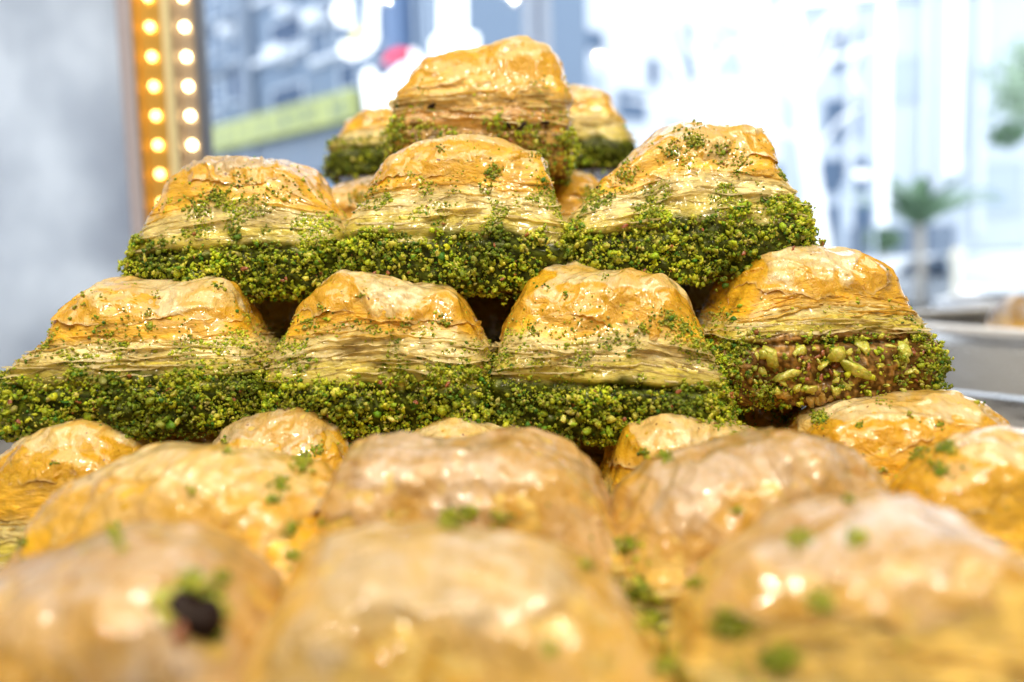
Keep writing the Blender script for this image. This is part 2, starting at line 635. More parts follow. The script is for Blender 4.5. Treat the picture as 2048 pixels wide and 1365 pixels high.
    am = patch * am * (1 - .6 * sstep(.97, 1, S)[:, None])
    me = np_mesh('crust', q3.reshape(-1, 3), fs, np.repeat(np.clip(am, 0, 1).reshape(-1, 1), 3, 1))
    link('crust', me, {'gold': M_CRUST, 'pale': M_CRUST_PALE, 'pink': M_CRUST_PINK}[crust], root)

    # ---- ground pistachio stuck to the sides
    if crumbs:
        A0, B0, C0 = bodyq[:-1], bodyq[1:], np.roll(bodyq, -1, 1)[:-1]
        e1, e2 = B0 - A0, C0 - A0
        nn = np.cross(e1, e2)
        ar = np.linalg.norm(nn, axis=-1)
        nn = nn / (ar[..., None] + 1e-15)
        cen = (B0 + C0) / 2
        flip = np.sum(nn * (cen - np.array([0, 0, H * .45])), -1) < 0
        nn[flip] *= -1
        zc = bodyz[:-1]
        cl = fbm(cen * 150 + o3, 3)
        cl2 = fbm(cen * 380 + o3, 2)
        hi = crumb_hi - low + slope * cen[..., 0] / W + .09 * noise(cen * 50 + o3) + .05 * noise(cen * 140 + o3)
        dens = 1.0 * sstep(hi + .03, hi - .02, zc) * (.45 + 1.0 * np.clip(cl2 + .3, 0, 1)) * (.5 + .7 * np.clip(cl + .5, 0, 1))
        ca = np.abs(np.abs(cen[..., 0]) / (W / 2) - 0)
        cb = np.abs(np.abs(cen[..., 1]) / (D / 2) - 0)
        cor = sstep(.78, .95, np.minimum(ca / (ca.max() + 1e-9) * 1.0, 1)) * sstep(.55, .9, cb)
        dens = dens + mid * sstep(.0, .3, cl) * sstep(.80, .50, zc) * 2.8 * sstep(hi - .1, hi, zc)
        dens = dens + corner * cor * sstep(.85, .65, zc) * sstep(-.2, .2, cl)
        dens = dens + top * (zc > .6) * (1 + 8 * (cl > .42) * (cl2 > .1))
        dens = dens * np.where(cen[..., 1] > D * .25, .06, np.where(cen[..., 1] > -D * .12, .30, 1.0))
        dens = dens * np.where(zc < .004, .5 * (np.abs(cen[..., 1]) > D * .28), 1)
        if bare_front:
            fr = sstep(.80, .70, np.abs(cen[..., 0] + .02 * W) / (W / 2)) * (cen[..., 1] < 0)
            dens = dens * (1 - .8 * fr * sstep(hi + .02, hi - .03, zc))
        gap_ = np.exp(-((zc - (.375 - low + .03 * noise(cen * 60 + 9 + o3))) / .016) ** 2) * sstep(-.35, .1, noise(cen * 80 + o3 + 4))
        dens = dens * (1 - .85 * gap_)
        p = (ar * np.clip(dens, 0, None)).ravel()
        p /= p.sum()
        N = int(crumbs * 2.45 * (1 if res > .84 else .6))
        M_ = max(10, N // 7)
        pickc = rs.choice(len(p), M_, p=p)
        own = np.where(rs.rand(N) < .8, rs.randint(0, M_, N), -1)
        pick = np.where(own >= 0, pickc[np.clip(own, 0, None)], rs.choice(len(p), N, p=p))
        ii, jj = np.unravel_index(pick, ar.shape)
        cu, cv, ch = rs.rand(M_), rs.rand(M_), rs.rand(M_) ** 1.3
        csz = np.exp(rs.normal(-7.65, .35, M_))
        oc = np.clip(own, 0, None)
        uu = np.where(own >= 0, cu[oc], rs.rand(N))[:, None]
        vv = np.where(own >= 0, cv[oc], rs.rand(N))[:, None]
        ball = rs.normal(size=(N, 3)); ball /= np.linalg.norm(ball, axis=1)[:, None]
        ball *= (csz[oc] * rs.rand(N) ** .4)[:, None]
        pos = A0[ii, jj] + e1[ii, jj] * uu + e2[ii, jj] * vv
        nv = nn[ii, jj]
        size = np.exp(rs.normal(-8.40, .44, N))              # radius about 0.33 mm
        size = np.clip(size, .0001, .00085)
        inband = sstep(hi[ii, jj] + .05, hi[ii, jj] - .03, zc[ii, jj])
        clump = np.clip(fbm(pos * 330 + o3, 2) + .35, 0, 1.3)
        hgt = np.where(own >= 0, ch[oc], rs.rand(N) ** 1.5) * (.0002 + .0022 * clump * np.clip(1 + 1.2 * noise(pos * 170 + o3), .2, 2)) * inband
        ball = ball * (.35 + .65 * inband)[:, None]
        dn = np.sum(ball * nv, 1)
        ball = ball + nv * (np.maximum(0, -dn - .0001))[:, None]
        pos = pos + nv * (.00005 + hgt)[:, None] + ball * (own >= 0)[:, None]
        size *= .62 + .38 * inband
        # random rotations
        Q = rs.normal(size=(N, 4)); Q /= np.linalg.norm(Q, axis=1)[:, None]
        w_, x_, y_, z_ = Q.T
        Rm = np.stack([1 - 2 * (y_ * y_ + z_ * z_), 2 * (x_ * y_ - z_ * w_), 2 * (x_ * z_ + y_ * w_),
                       2 * (x_ * y_ + z_ * w_), 1 - 2 * (x_ * x_ + z_ * z_), 2 * (y_ * z_ - x_ * w_),
                       2 * (x_ * z_ - y_ * w_), 2 * (y_ * z_ + x_ * w_), 1 - 2 * (x_ * x_ + y_ * y_)], -1).reshape(N, 3, 3)
        sc3 = rs.uniform(.38, 1.55, (N, 3)) * size[:, None]
        big = size > .00058
        tiny = size < .00046
        sc3[tiny] *= 1.2
        allV, allF, allC = np.zeros((0, 3)), np.zeros((0, 3), int), np.zeros((0, 3))
        for sel, BV, BF, nm in ((tiny, OCT_V, OCT_F, 0), (~big & ~tiny, ICO_V, ICO_F, 1), (big, ICO_V, ICO_F, 1)):
            k = int(sel.sum())
            if not k:
                continue
            V = BV[None] * (1 + rs.uniform(-.42, .36, (k, len(BV), 1))) * sc3[sel][:, None, :]
            V = np.einsum('nij,nkj->nki', Rm[sel], V) + pos[sel][:, None, :]
            Fc = BF[None] + (np.arange(k) * len(BV))[:, None, None]
            # colour in patches: wet dark green clumps and dry yellow ones
            tone = fbm(pos[sel] * 110 + o3 + 40, 2)
            ccl = rs.choice(len(PAL), M_, p=PALW)
            ci = np.where((own[sel] >= 0) & (rs.rand(k) < .55), ccl[oc[sel]], rs.choice(len(PAL), k, p=PALW))
            cc = PAL[ci]
            tn = np.clip(1.1 + .5 * tone, .6, 1.5)[:, None] * rs.uniform(.75, 1.25, (k, 1))
            cc = cc * tn
            gm = np.clip((-tone - .25) * 1.8, 0, .5)[:, None]
            cc = cc * (1 - gm) + np.array((.12, .26, .015)) * gm
            cc = np.repeat(cc, len(BV), 0)
            if True:
                allF = np.vstack([allF, Fc.reshape(-1, 3) + len(allV)])
                allV = np.vstack([allV, V.reshape(-1, 3)]); allC = np.vstack([allC, cc])
        me = np_mesh('ground_pistachio', allV, allF, allC, smooth=False)
        tag(link('ground_pistachio', me, M_CRUMB, root), kind='stuff')
    return root, (W, D, H), rs


def lump(name, mt, parent, loc, size, rs, flat=1.0):
    v = ICO2_V * (1 + .55 * noise(ICO2_V * 1.3 + rs.uniform(0, 50, 3))[:, None] + rs.uniform(-.14, .14, (len(ICO2_V), 1)))
    for _ in range(7):
        pn_ = rs.normal(size=3); pn_ /= np.linalg.norm(pn_)
        ex_ = np.maximum(0, v @ pn_ - rs.uniform(.4, .8))
        v = v - ex_[:, None] * pn_
    v = v * np.array([rs.uniform(.9, 1.5), flat, rs.uniform(.5, .9)]) * size
    an = rs.uniform(0, 6.28)
    ca, sa = math.cos(an), math.sin(an)
    v = v @ np.array([[ca, 0, sa], [0, 1, 0], [-sa, 0, ca]])
    me = np_mesh(name, v, ICO2_F, smooth=False)
    o = link(name, me, mt, parent)
    o.location = loc
    return o


# ------------------------------------------------------------------ the pyramid
# row 1, nearest the lens
ROW1 = 'baklava pieces of the lowest layer'
ROW2 = 'baklava pieces of the second layer'
ROW3 = 'baklava pieces of the third layer'
ROW4 = 'baklava pieces at the top of the pyramid'
L1 = dict(z0=0.0, group=ROW1)
PIECES = [
    # nearest three (strongly out of focus)
    dict(L1, uc=866, puff=.7, wpx=1060, df=.068, dep=.033, vt=1068, skew=-.12, patch=.5, seed=11, res=.5, crumbs=900, crust='pale', wide_top=.2, corner=.2, lip=.66, mid=.1, top=.004,
         label='nearest baklava at the bottom centre, smooth pale dome filling the foreground'),
    dict(L1, uc=1890, puff=.7, wpx=1020, df=.068, dep=.033, vt=1015, patch=.5, skew=.1, yaw=-14, seed=12, res=.5, crumbs=1600, crust='pink', wide_top=.12, lip=.84, n_sheets=12, mid=.5, top=.012,
         label='blurred baklava in the bottom right corner with shredded crumbly left side'),
    dict(L1, uc=-90, puff=.6, wpx=1010, df=.068, dep=.033, vt=1080, patch=.4, seed=13, res=.5, crumbs=900, crust='pink', wide_top=.2, corner=.3, lip=.66, mid=.1, top=.004,
         label='blurred baklava in the bottom left corner with a rosy beige top'),
    # second row
    dict(L1, uc=232, patch=.6, puff=.7, wpx=790, df=.101, dep=.034, vt=896, yaw=-9, seed=21, res=.85, crumbs=1800, crust='gold', wide_top=.16, lip=.68, mid=.4, top=.006, corner=2.0,
         label='flat glossy baklava at the left, ahead of the green crumbed row, right side frayed'),
    dict(L1, uc=920, patch=.4, skew=-.22, puff=.8, wpx=790, df=.101, dep=.034, vt=872, seed=22, res=.85, crumbs=1800, crust='pink', wide_top=.12, lip=.70, mid=.4, top=.012, corner=2.0,
         label='pale baklava with bright glints, directly behind the nearest smooth dome'),
    dict(L1, uc=1570, patch=.4, skew=.26, puff=.8, wpx=770, df=.101, dep=.034, vt=862, yaw=13, seed=23, res=.85, crumbs=1800, crust='pink', wide_top=.12, lip=.70, mid=.5, top=.01, corner=2.0,
         label='lilac sheened baklava right of centre, turned with a dark gap at its lower left corner'),
    dict(L1, uc=2220, wpx=690, df=.103, dep=.034, vt=850, yaw=-6, seed=24, res=.6, crumbs=1200, crust='gold', wide_top=.1, mid=.3, corner=.6,
         label='rough topped baklava cut off by the right edge of the photo'),
    # third row of the lowest layer, under the crumbed pieces
    dict(L1, uc=0, wpx=480, df=.134, dep=.032, vt=842, seed=31, res=.6, crumbs=900, crust='gold', label='small wrinkled golden top at the left edge under the crumbed row'),
    dict(L1, uc=480, wpx=430, df=.134, dep=.032, vt=818, seed=32, res=.8, crumbs=1300, crust='pale', yaw=4, corner=1.2,
         label='pale wrinkled baklava dome wedged below the two left crumbed pieces'),
    dict(L1, uc=915, wpx=470, df=.134, dep=.032, vt=832, seed=33, res=.7, crumbs=1300, crust='gold', corner=1.2,
         label='golden baklava top peeping over the glinting pale piece at centre'),
    dict(L1, uc=1425, wpx=470, df=.134, dep=.032, vt=822, seed=34, res=.8, crumbs=1300, crust='gold', corner=1.2, wide_top=.08,
         label='amber glossy baklava right of the black gap, behind the lilac sheened piece'),
    dict(L1, uc=1900, wpx=530, df=.136, dep=.036, vt=780, seed=35, res=.9, crumbs=1500, crust='gold', yaw=3, wide_top=.14, top=.02, corner=.8, puff=.5,
         label='wide flat baklava that carries the split piece showing its nut filling'),
    # second layer: four crumbed pieces in focus
    dict(uc=243, wpx=545, slope=-.1, df=.153, dep=.036, vt=556, vb=880, seed=41, lip=.70, group=ROW2, crumbs=6200, yaw=7, skew=.0, layers=.7, wide_top=-.04, n_sheets=12, crumb_hi=.44, mid=.5, crust='gold',
         label='left piece of the second layer, creased pale layers at its right shoulder'),
    dict(uc=752, wpx=490, slope=.06, skew=-.06, df=.153, dep=.036, vt=542, vb=882, seed=42, group=ROW2, crumbs=6200, layers=1.0, n_sheets=14, crumb_hi=.42, mid=.45,
         label='second piece from left in the second layer, rounded golden top over white layers'),
    dict(uc=1228, slope=.10, lean=-.02, wpx=495, df=.151, dep=.036, vt=526, vb=890, seed=43, lip=.64, group=ROW2, crumbs=5600, yaw=-6, tilty=4, layers=1.0, n_sheets=12, crumb_hi=.38, mid=.45, wide_top=.04,
         label='third piece from left in the second layer, tall pale top above the black gap'),
    dict(uc=1672, wpx=480, df=.157, dep=.036, vt=486, vb=815, seed=44, group=ROW2, crumbs=3600, yaw=3, layers=1.2, n_sheets=14, bare_front=True, low=-.03, crumb_hi=.40, mid=.12, top=.004, wide_top=.04, corner=.8, brown=.0,
         label='split open baklava at the right of the second layer showing whole pistachio filling'),
    # third layer: three crumbed pieces
    dict(uc=465, slope=-.12, skew=-.02, wpx=450, df=.171, dep=.037, vt=318, vb=598, seed=51, lip=.80, group=ROW3, crumbs=6200, yaw=2, tilty=-2, layers=.9, n_sheets=7, crumb_hi=.46, mid=.8, top=.05, crust='pale', wide_top=.03, corner=1.0,
         label='left piece of the third layer beside the yellow lights, thick green crumb band'),
    dict(uc=905, slope=.08, skew=.16, lean=.03, wpx=485, df=.168, dep=.037, vt=280, vb=588, seed=52, group=ROW3, crumbs=6200, yaw=3, tilty=2, layers=1.0, n_sheets=11, crumb_hi=.43, mid=.9, top=.04, corner=1.0,
         label='middle piece of the third layer with slanted orange top directly below the summit piece'),
    dict(uc=1392, slope=.08, skew=.2, lean=.04, wpx=505, df=.168, dep=.037, vt=246, vb=562, seed=53, lip=.72, group=ROW3, crumbs=7000, yaw=-4, tilty=-3, layers=.9, n_sheets=8, crumb_hi=.46, mid=.9, top=.06, corner=1.0, crust='gold',
         label='right piece of the third layer, crumb covered, jutting out over the street view'),
    # back row of the third layer
    dict(uc=735, wpx=340, df=.206, dep=.036, vt=343, z0=.062, seed=54, group=ROW3, res=.5, crumbs=500, crust='pale', top=.0, label='pale rounded top just visible between the left and middle third layer pieces'),
    dict(uc=1095, wpx=340, df=.206, dep=.036, vt=343, z0=.062, seed=55, group=ROW3, res=.5, crumbs=500, crust='gold', top=.0, label='shaded amber piece below the summit piece, between middle and right third layer pieces'),
    # summit
    dict(uc=956, skew=.16, lean=.03, wpx=392, df=.197, dep=.036, vt=94, vb=352, seed=61, group=ROW4, res=.8, crumbs=3600, layers=.7, n_sheets=9, crumb_hi=.42, mid=.5, top=.01, wide_top=.12, brown=.12, corner=1.6, tilty=2, lip=.66,
         label='summit baklava at the very top, folded golden layers with a dark brown slit'),
    dict(uc=790, wpx=300, df=.238, dep=.036, vt=226, vb=350, seed=62, group=ROW4, res=.5, crumbs=1600, crumb_hi=.55, mid=.6, corner=1.5, label='blurred crumbed piece peeking out left of the summit baklava'),
    dict(uc=1130, wpx=292, df=.240, dep=.036, vt=176, vb=340, seed=63, group=ROW4, res=.5, crumbs=1200, crumb_hi=.25, wide_top=.08, label='blurred orange topped piece peeking out right of the summit baklava'),
    # rows behind that close the gaps
    dict(uc=520, wpx=370, df=.194, dep=.036, vt=562, z0=.031, seed=71, group=ROW2, res=.45, crumbs=300, n_sheets=4, label='shadowed baklava in the dark gap between the two left second layer pieces'),
    dict(uc=930, wpx=370, df=.196, dep=.036, vt=566, z0=.031, seed=72, group=ROW2, res=.45, crumbs=300, n_sheets=4, label='shadowed baklava in the dark gap at the centre of the second layer'),
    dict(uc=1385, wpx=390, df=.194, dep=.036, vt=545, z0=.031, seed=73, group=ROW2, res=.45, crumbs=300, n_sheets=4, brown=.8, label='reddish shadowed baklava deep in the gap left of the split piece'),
    dict(L1, uc=250, wpx=400, df=0.17, dep=.036, vt=770, seed=91, res=.4, crumbs=200, n_sheets=3, label='hidden supporting baklava in the dark beneath the left second layer piece'),
    dict(L1, uc=660, wpx=400, df=0.17, dep=.036, vt=770, seed=92, res=.4, crumbs=200, n_sheets=3, label='dark supporting baklava deep in the gap at the lower left, under the second layer'),
    dict(L1, uc=1100, wpx=400, df=0.17, dep=.036, vt=770, seed=93, res=.4, crumbs=200, n_sheets=3, label='dark supporting baklava deep inside the black gap below the tall pale topped piece'),
    dict(L1, uc=1620, wpx=400, df=0.17, dep=.036, vt=770, seed=94, res=.4, crumbs=200, n_sheets=3, label='dark supporting baklava in the slot below the split piece'),
    dict(uc=740, wpx=320, df=.234, dep=.036, vt=566, z0=.033, seed=95, group=ROW2, res=.4, crumbs=200, n_sheets=3, label='baklava at the back of the pile, seen only through the left gaps'),
    dict(uc=1130, wpx=320, df=.234, dep=.036, vt=560, z0=.033, seed=96, group=ROW2, res=.4, crumbs=200, n_sheets=3, label='baklava at the back of the pile, behind the reddish shadowed piece'),
]
built = {}
for kw in PIECES:
    built[kw['seed']] = pastry(**kw)

# the opened filling of the split piece
root, (W, D, H), rs = built[44]
for (fx, fz, s, k) in ((-.30, .335, 2.1, 0), (-.17, .34, 1.9, 0), (-.03, .335, 2.2, 0), (.10, .345, 2.0, 0), (.27, .33, 2.2, 0), (.22, .27, 1.4, 0),
                       (-.22, .22, 2.5, 0), (.06, .23, 3.3, 0), (.14, .22, 2.4, 0), (-.08, .26, 1.5, 0), (-.13, .12, 1.7, 0), (-.02, .10, 1.6, 0), (.02, .14, 1.3, 0), (-.33, .24, 1.6, 0), (.3, .2, 1.3, 0)):
    lump('pistachio_chunk', M_CHUNK, root, (fx * W, -D / 2 + .0004 - rs.uniform(0, .0012), fz * H), s * .00105, rs, .8)
for k in range(44):
    lump('pistachio_chunk', M_CHUNK, root, (rs.uniform(-.38, .36) * W, -D / 2 + rs.uniform(-.0012, .0004), rs.uniform(.06, .38) * H), rs.uniform(.0005, .0012), rs, .8)
for k in range(26):
    lump('skin_flake', M_SKIN, root, (rs.uniform(-.36, .38) * W, -D / 2 - rs.uniform(-.0002, .0008), rs.uniform(.1, .36) * H), rs.uniform(.0005, .0010), rs, .3)
for k in range(26):
    lump('nut_paste', M_PASTE, root, (rs.uniform(-.38, .36) * W, -D / 2 + .0010, rs.uniform(.05, .33) * H), rs.uniform(.0012, .0024), rs, .55)
# bigger kernels and red skins here and there in the crumb bands
for sd in (41, 42, 43, 51, 52, 53, 61):
    root, (W, D, H), rs = built[sd]
    for k in range(5):
        lump('skin_flake', M_SKIN, root, (rs.uniform(-.42, .42) * W, -D / 2 - rs.uniform(.0008, .0016), rs.uniform(.08, .36) * H), rs.uniform(.0004, .0008), rs, .3)
    for k in range(3):
        lump('pistachio_chunk', M_CHUNK, root, (rs.uniform(-.42, .42) * W, -D / 2 - rs.uniform(.0004, .0015), rs.uniform(.05, .36) * H), rs.uniform(.0006, .0011), rs, .8)

# crumbs scattered on the tops, dropped where they lie on the nearest surface
bpy.context.view_layer.update()
dg = bpy.context.evaluated_depsgraph_get()
SPRINKLE = [(110, 925, 8, 8), (385, 985, 9, 14), (50, 1085, 10, 12), (230, 1075, 12, 20), (240, 1100, 10, 12), (560, 970, 16, 60), (545, 1000, 12, 40), (580, 1060, 14, 50), (585, 1110, 12, 40), (600, 930, 14, 40),
            (900, 1042, 20, 90), (935, 1028, 14, 60), (1000, 1036, 14, 40), (1475, 1022, 8, 12), (1600, 1080, 18, 60), (1390, 1165, 14, 40), (1700, 1000, 8, 10), (1765, 940, 7, 10), (1255, 1090, 16, 90), (1280, 1180, 18, 110), (1300, 1240, 20, 110),
            (1710, 1080, 14, 70), (1560, 1320, 26, 130), (1460, 1250, 26, 130), (1640, 1200, 20, 60), (1170, 1130, 12, 20), (1100, 1300, 12, 20), (1340, 1330, 20, 90), (440, 1155, 12, 50), (420, 1190, 16, 60), (325, 1195, 16, 110), (425, 1265, 16, 110), (380, 1165, 16, 120), (430, 1215, 12, 90),
            (450, 885, 8, 14), (455, 905, 7, 14), (610, 920, 16, 60), (635, 900, 12, 40), (1290, 905, 9, 22), (1330, 915, 14, 40), (1440, 850, 10, 20), (1560, 835, 24, 70), (1640, 835, 14, 130), (1480, 835, 30, 70), (1840, 905, 14, 40), (1900, 895, 16, 60), (1880, 850, 8, 14), (1820, 830, 7, 10), (1720, 850, 8, 12), (1760, 800, 20, 20), (1970, 790, 20, 22), (1885, 940, 16, 40),
            (295, 630, 10, 20), (300, 655, 10, 18), (315, 590, 8, 8), (435, 568, 12, 18), (170, 600, 30, 16), (725, 590, 8, 12), (640, 615, 8, 14), (620, 645, 16, 26), (890, 645, 14, 26), (820, 640, 6, 8), (1095, 575, 6, 8), (1130, 590, 6, 8), (1065, 660, 14, 30), (1330, 640, 22, 80), (1370, 655, 16, 70), (1285, 655, 12, 22), (1400, 690, 18, 60), (1210, 555, 8, 8),
            (430, 395, 22, 110), (395, 420, 22, 90), (480, 362, 26, 30), (560, 390, 40, 40), (985, 345, 18, 80), (975, 372, 12, 20), (760, 372, 30, 40), (720, 400, 24, 90), (1390, 283, 18, 120), (1350, 300, 18, 60), (1440, 300, 20, 50), (1250, 350, 24, 90), (1180, 390, 20, 90), (1480, 330, 26, 70), (1380, 262, 34, 50),
            (790, 275, 20, 110), (800, 250, 14, 40), (1080, 300, 24, 110), (1130, 280, 12, 80), (880, 300, 8, 14), (560, 700, 60, 120), (1000, 720, 30, 160), (60, 690, 40, 150), (220, 690, 70, 120), (1150, 700, 90, 140), (470, 745, 60, 120), (900, 740, 50, 110), (1850, 680, 30, 100), (1440, 640, 24, 80), (1465, 700, 26, 150), (1530, 790, 24, 150)]
by_root = {}
for (u, v, spread, n) in SPRINKLE:
    for k in range(int(n * 1.3)):
        a_, b_ = rnd.gauss(0, spread * .62), rnd.gauss(0, spread * .5)
        ok, loc_, nor_, _, ob_, _ = sc.ray_cast(dg, CAM, ray(u + a_, v + b_).normalized())
        if not ok or (loc_ - CAM).length > .32:
            continue
        while ob_.parent is not None:
            ob_ = ob_.parent
        by_root.setdefault(ob_.name, []).append(loc_ + nor_ * rnd.random() * .0003)
rs = np.random.RandomState(77)
for nm, pts in by_root.items():
    ob_ = bpy.data.objects[nm]
    inv = ob_.matrix_world.inverted()
    pos = np.array([inv @ p for p in pts])
    N = len(pos)
    size = np.clip(np.exp(rs.normal(-8.4, .33, N)), .00012, .0007)
    V = ICO_V[None] * (1 + rs.uniform(-.4, .36, (N, 12, 1))) * (rs.uniform(.6, 1.4, (N, 3)) * size[:, None])[:, None, :] + pos[:, None, :]
    Fc = (ICO_F[None] + (np.arange(N) * 12)[:, None, None]).reshape(-1, 3)
    cc = np.repeat(PAL[rs.choice(len(PAL), N, p=PALW)] * rs.uniform(.6, 1.05, (N, 1)), 12, 0)
    tag(link('scattered_crumbs', np_mesh('scattered_crumbs', V.reshape(-1, 3), Fc, cc, smooth=False), M_CRUMB, ob_), kind='stuff')
# dark lump painted in for a shaded hollow beside the nearest left piece
M_PIT = mat('dark_hollow_paint', (.012, .004, .002), .5, spec=.2)
ok, loc_, nor_, _, ob_, _ = sc.ray_cast(dg, CAM, ray(372, 1218).normalized())
while ob_.parent is not None:
    ob_ = ob_.parent
inv = ob_.matrix_world.inverted()
pit = link('dark_hollow_lump', np_mesh('dark_hollow_lump', ICO2_V * (1 + .7 * noise(ICO2_V * 1.6 + 4.2)[:, None]) * np.array([.0038, .0024, .0030]), ICO2_F), M_PIT, ob_)
pit.location = inv @ (loc_ - nor_ * .0016)
for (u, v, r_) in ((360, 1275, .0016), (392, 1290, .0013)):
    ok, l3, n3, _, o2, _ = sc.ray_cast(dg, CAM, ray(u, v).normalized())
    lump('syrup_drip', M_SKIN, ob_, inv @ (l3 - n3 * .0008), r_, rs, .8)
for (u, v, r_) in ((432, 1205, .0019), (318, 1208, .0014), (400, 1172, .0014), (428, 1255, .0015), (350, 1180, .0012), (330, 1240, .0010), (448, 1230, .0012)):
    ok, loc_, nor_, _, o2, _ = sc.ray_cast(dg, CAM, ray(u, v).normalized())
    lump('pistachio_chunk', M_CHUNK, ob_, inv @ loc_, r_, rs, .8)

for (u, v, r_, fl) in ((862, 214, .0011, .6), (1016, 250, .0012, .6), (1040, 256, .0015, .4), (1088, 246, .0012, .5), (1196, 376, .0008, .6), (1530, 402, .0008, .6)):  # dark flecks, plus shade painted in for the summit piece's open slit
    ok, loc_, nor_, _, o2, _ = sc.ray_cast(dg, CAM, ray(u, v).normalized())
    if ok:
        while o2.parent is not None:
            o2 = o2.parent
        lump('dark_fleck_and_slit', M_PIT, o2, o2.matrix_world.inverted() @ loc_, r_, rs, fl)

# ------------------------------------------------------------------ tray, counter, second pan
M_STEEL = mat('brushed_steel', (.60, .61, .63), .28, 1)
k = NT(M_STEEL)
k.l(k.ramp(k.noise(60, 4, .6, (1, 1, 8)), [(.3, g3(.22)), (.7, g3(.42))]), k.b.inputs['Roughness'])
M_DARK = mat('dark_baked_tray', (.03, .028, .026), .35, .6)
M_COUNTER = mat('white_counter', (.78, .80, .84), .3, 0, .3)
k = NT(M_COUNTER)
k.l(k.ramp(k.noise(8, 5, .6, dist=1), [(.35, (.66, .68, .72)), (.6, (.80, .82, .85))]), k.b.inputs['Base Color'])
tr = empty('serving_tray', 'large round dark tray under the whole baklava pyramid', 'tray', loc=(0, .16, -.002))
MB().lathe([(0.0, -.002), (.2, -.002), (.215, 0), (.215, .0015), (.2, .0006), (0.0, .0006)], n=96).build('tray_base', M_DARK, tr, True)
MB().lathe([(.213, 0), (.222, .016), (.226, .017), (.226, .0155), (.224, .0145), (.216, -.001)], n=96).build('rim', M_STEEL, tr, True)
ct = MB().box(-1.2, 1.2, -.25, .62, -.035, -.0055).build('counter', M_COUNTER, None, False, .002)
tag(ct, 'white shop window counter beneath the trays', 'counter', kind='structure')


M_ENAM = mat('white_enamel_rim', (.85, .86, .9), .25, 0, .5)


def pan(loc, r, h, label, lab_group):
    o = empty('steel_pan', label, 'pan', lab_group, loc)
    MB().lathe([(0, 0), (r * .90, 0), (r * .93, .002), (r * .955, h * .72), (r * .975, h * .75), (r * .98, h * .79), (r * .965, h * .81), (r * .97, h * .9), (r * 1.0, h * .94)], n=128).build('pan_wall', M_STEEL, o, True)
    MB().lathe([(r * .992, h * .93), (r * 1.02, h * .96), (r * 1.02, h * 1.02), (r * 1.0, h * 1.05), (r * .975, h * 1.02), (r * .97, h * .97), (r * .985, h * .935)], n=128).build('rolled_rim', M_ENAM, o, True)
    return o


q = P(1890, 652, .40)
pr_ = .13
pan((q.x + pr_, q.y + .02, -.005), pr_, q.z + .004, 'steel pan with a rolled rim at the right edge beside the pyramid', 'steel pans')
q2 = P(1835, 606, .60)
pan((q2.x + .2, q2.y, -.005), .16, q2.z + .004, 'farther white rimmed pan standing near the window on the right', 'steel pans')
zr = q.z
for (dx, dy, sx, sd, lb) in ((-.052, .0, .075, 81, 'rosy orange pastry heaped in the right hand pan, nearest its rim'), (.03, .03, .08, 82, 'pastry in the right hand pan behind the nearest heap')):
    pastry(0, 0, 0, 0, 0, root_at=(q.x + pr_ + dx, q.y + .02 + dy, zr - .034), size=(sx, .07, .050), seed=sd, res=.4, crumbs=150, crust='pink', patch=.2, wide_top=.1,
           label=lb, group='pastries in the right hand pan')

M_SHOP = mat('beige_shop_wall', (.30, .25, .20), .7)
b_ = MB().box(-1.3, 1.3, -.75, .72, .95, 1.0).build('ceiling', M_SHOP)
tag(b_, 'low shop ceiling above the window display', 'ceiling', kind='structure')
b_ = MB().box(-1.3, 1.3, -.8, -.75, -1.1, .95).box(-1.35, -1.3, -.75, .66, -1.1, .95).box(1.3, 1.35, -.75, .66, -1.1, .95).build('wall', M_SHOP)
tag(b_, 'beige shop walls behind the camera and at the sides', 'wall', kind='structure')

# ------------------------------------------------------------------ left: frosted wall panel and LED strips
M_PANEL = mat('mottled_frosted_panel', (.5, .56, .62), .5, .3)
k = NT(M_PANEL)
c = k.ramp(k.noise(13, 3, .45, (1, 1, .8), off=(.3, 0, .15)), [(.34, (.58, .60, .65)), (.5, (.74, .76, .79)), (.62, (.95, .96, .97))])  # soft mottling painted into the colour for blurred reflections in the panel
k.l(c, k.b.inputs['Base Color'])
translucent(k, c, .9)
D0 = .46
zb, zt = -.005, .62
xl = lambda u, v=300, d=D0: P(u, v, d).x
y0 = P(300, 300, D0).y


def xs(u):      # x at the strip plane for a picture column measured at row 200 (verticals stay vertical)
    r = ray(u, 200)
    return CAM.x + r.x / r.y * y0


pn = MB().box(-1.2, xs(262), y0 + .006, y0 + .02, zb, zt).build('side_panel', M_PANEL, None, False, .001)
tag(pn, 'mottled blue grey frosted side panel left of the yellow light strips', 'panel', kind='structure')
M_EDGE = mat('clear_lilac_edge', (.50, .47, .55), .25, .2)
M_GOLD = mat('gold_channel', (.62, .38, .08), .4, .5)
M_CREAM = mat('cream_lip', (.78, .70, .42), .4)
M_BRN = mat('taupe_channel', (.42, .34, .26), .4, .3)
M_BLK = mat('dark_gasket', (.10, .11, .14), .5)
M_LED = mat('led_bulb', (1, .9, .7), .4, emit=(1, .80, .45), es=16)
M_GLED = mat('led_bulb_yellow', (1, .8, .4), .4, emit=(1, .66, .20), es=13)
ed = MB().box(xs(250), xs(277), y0 - .004, y0 + .004, zb, zt).build('edge_strip', M_EDGE, None, False, .0008)
tag(ed, 'lilac grey edge strip between the grey panel and the golden light strip', 'trim')


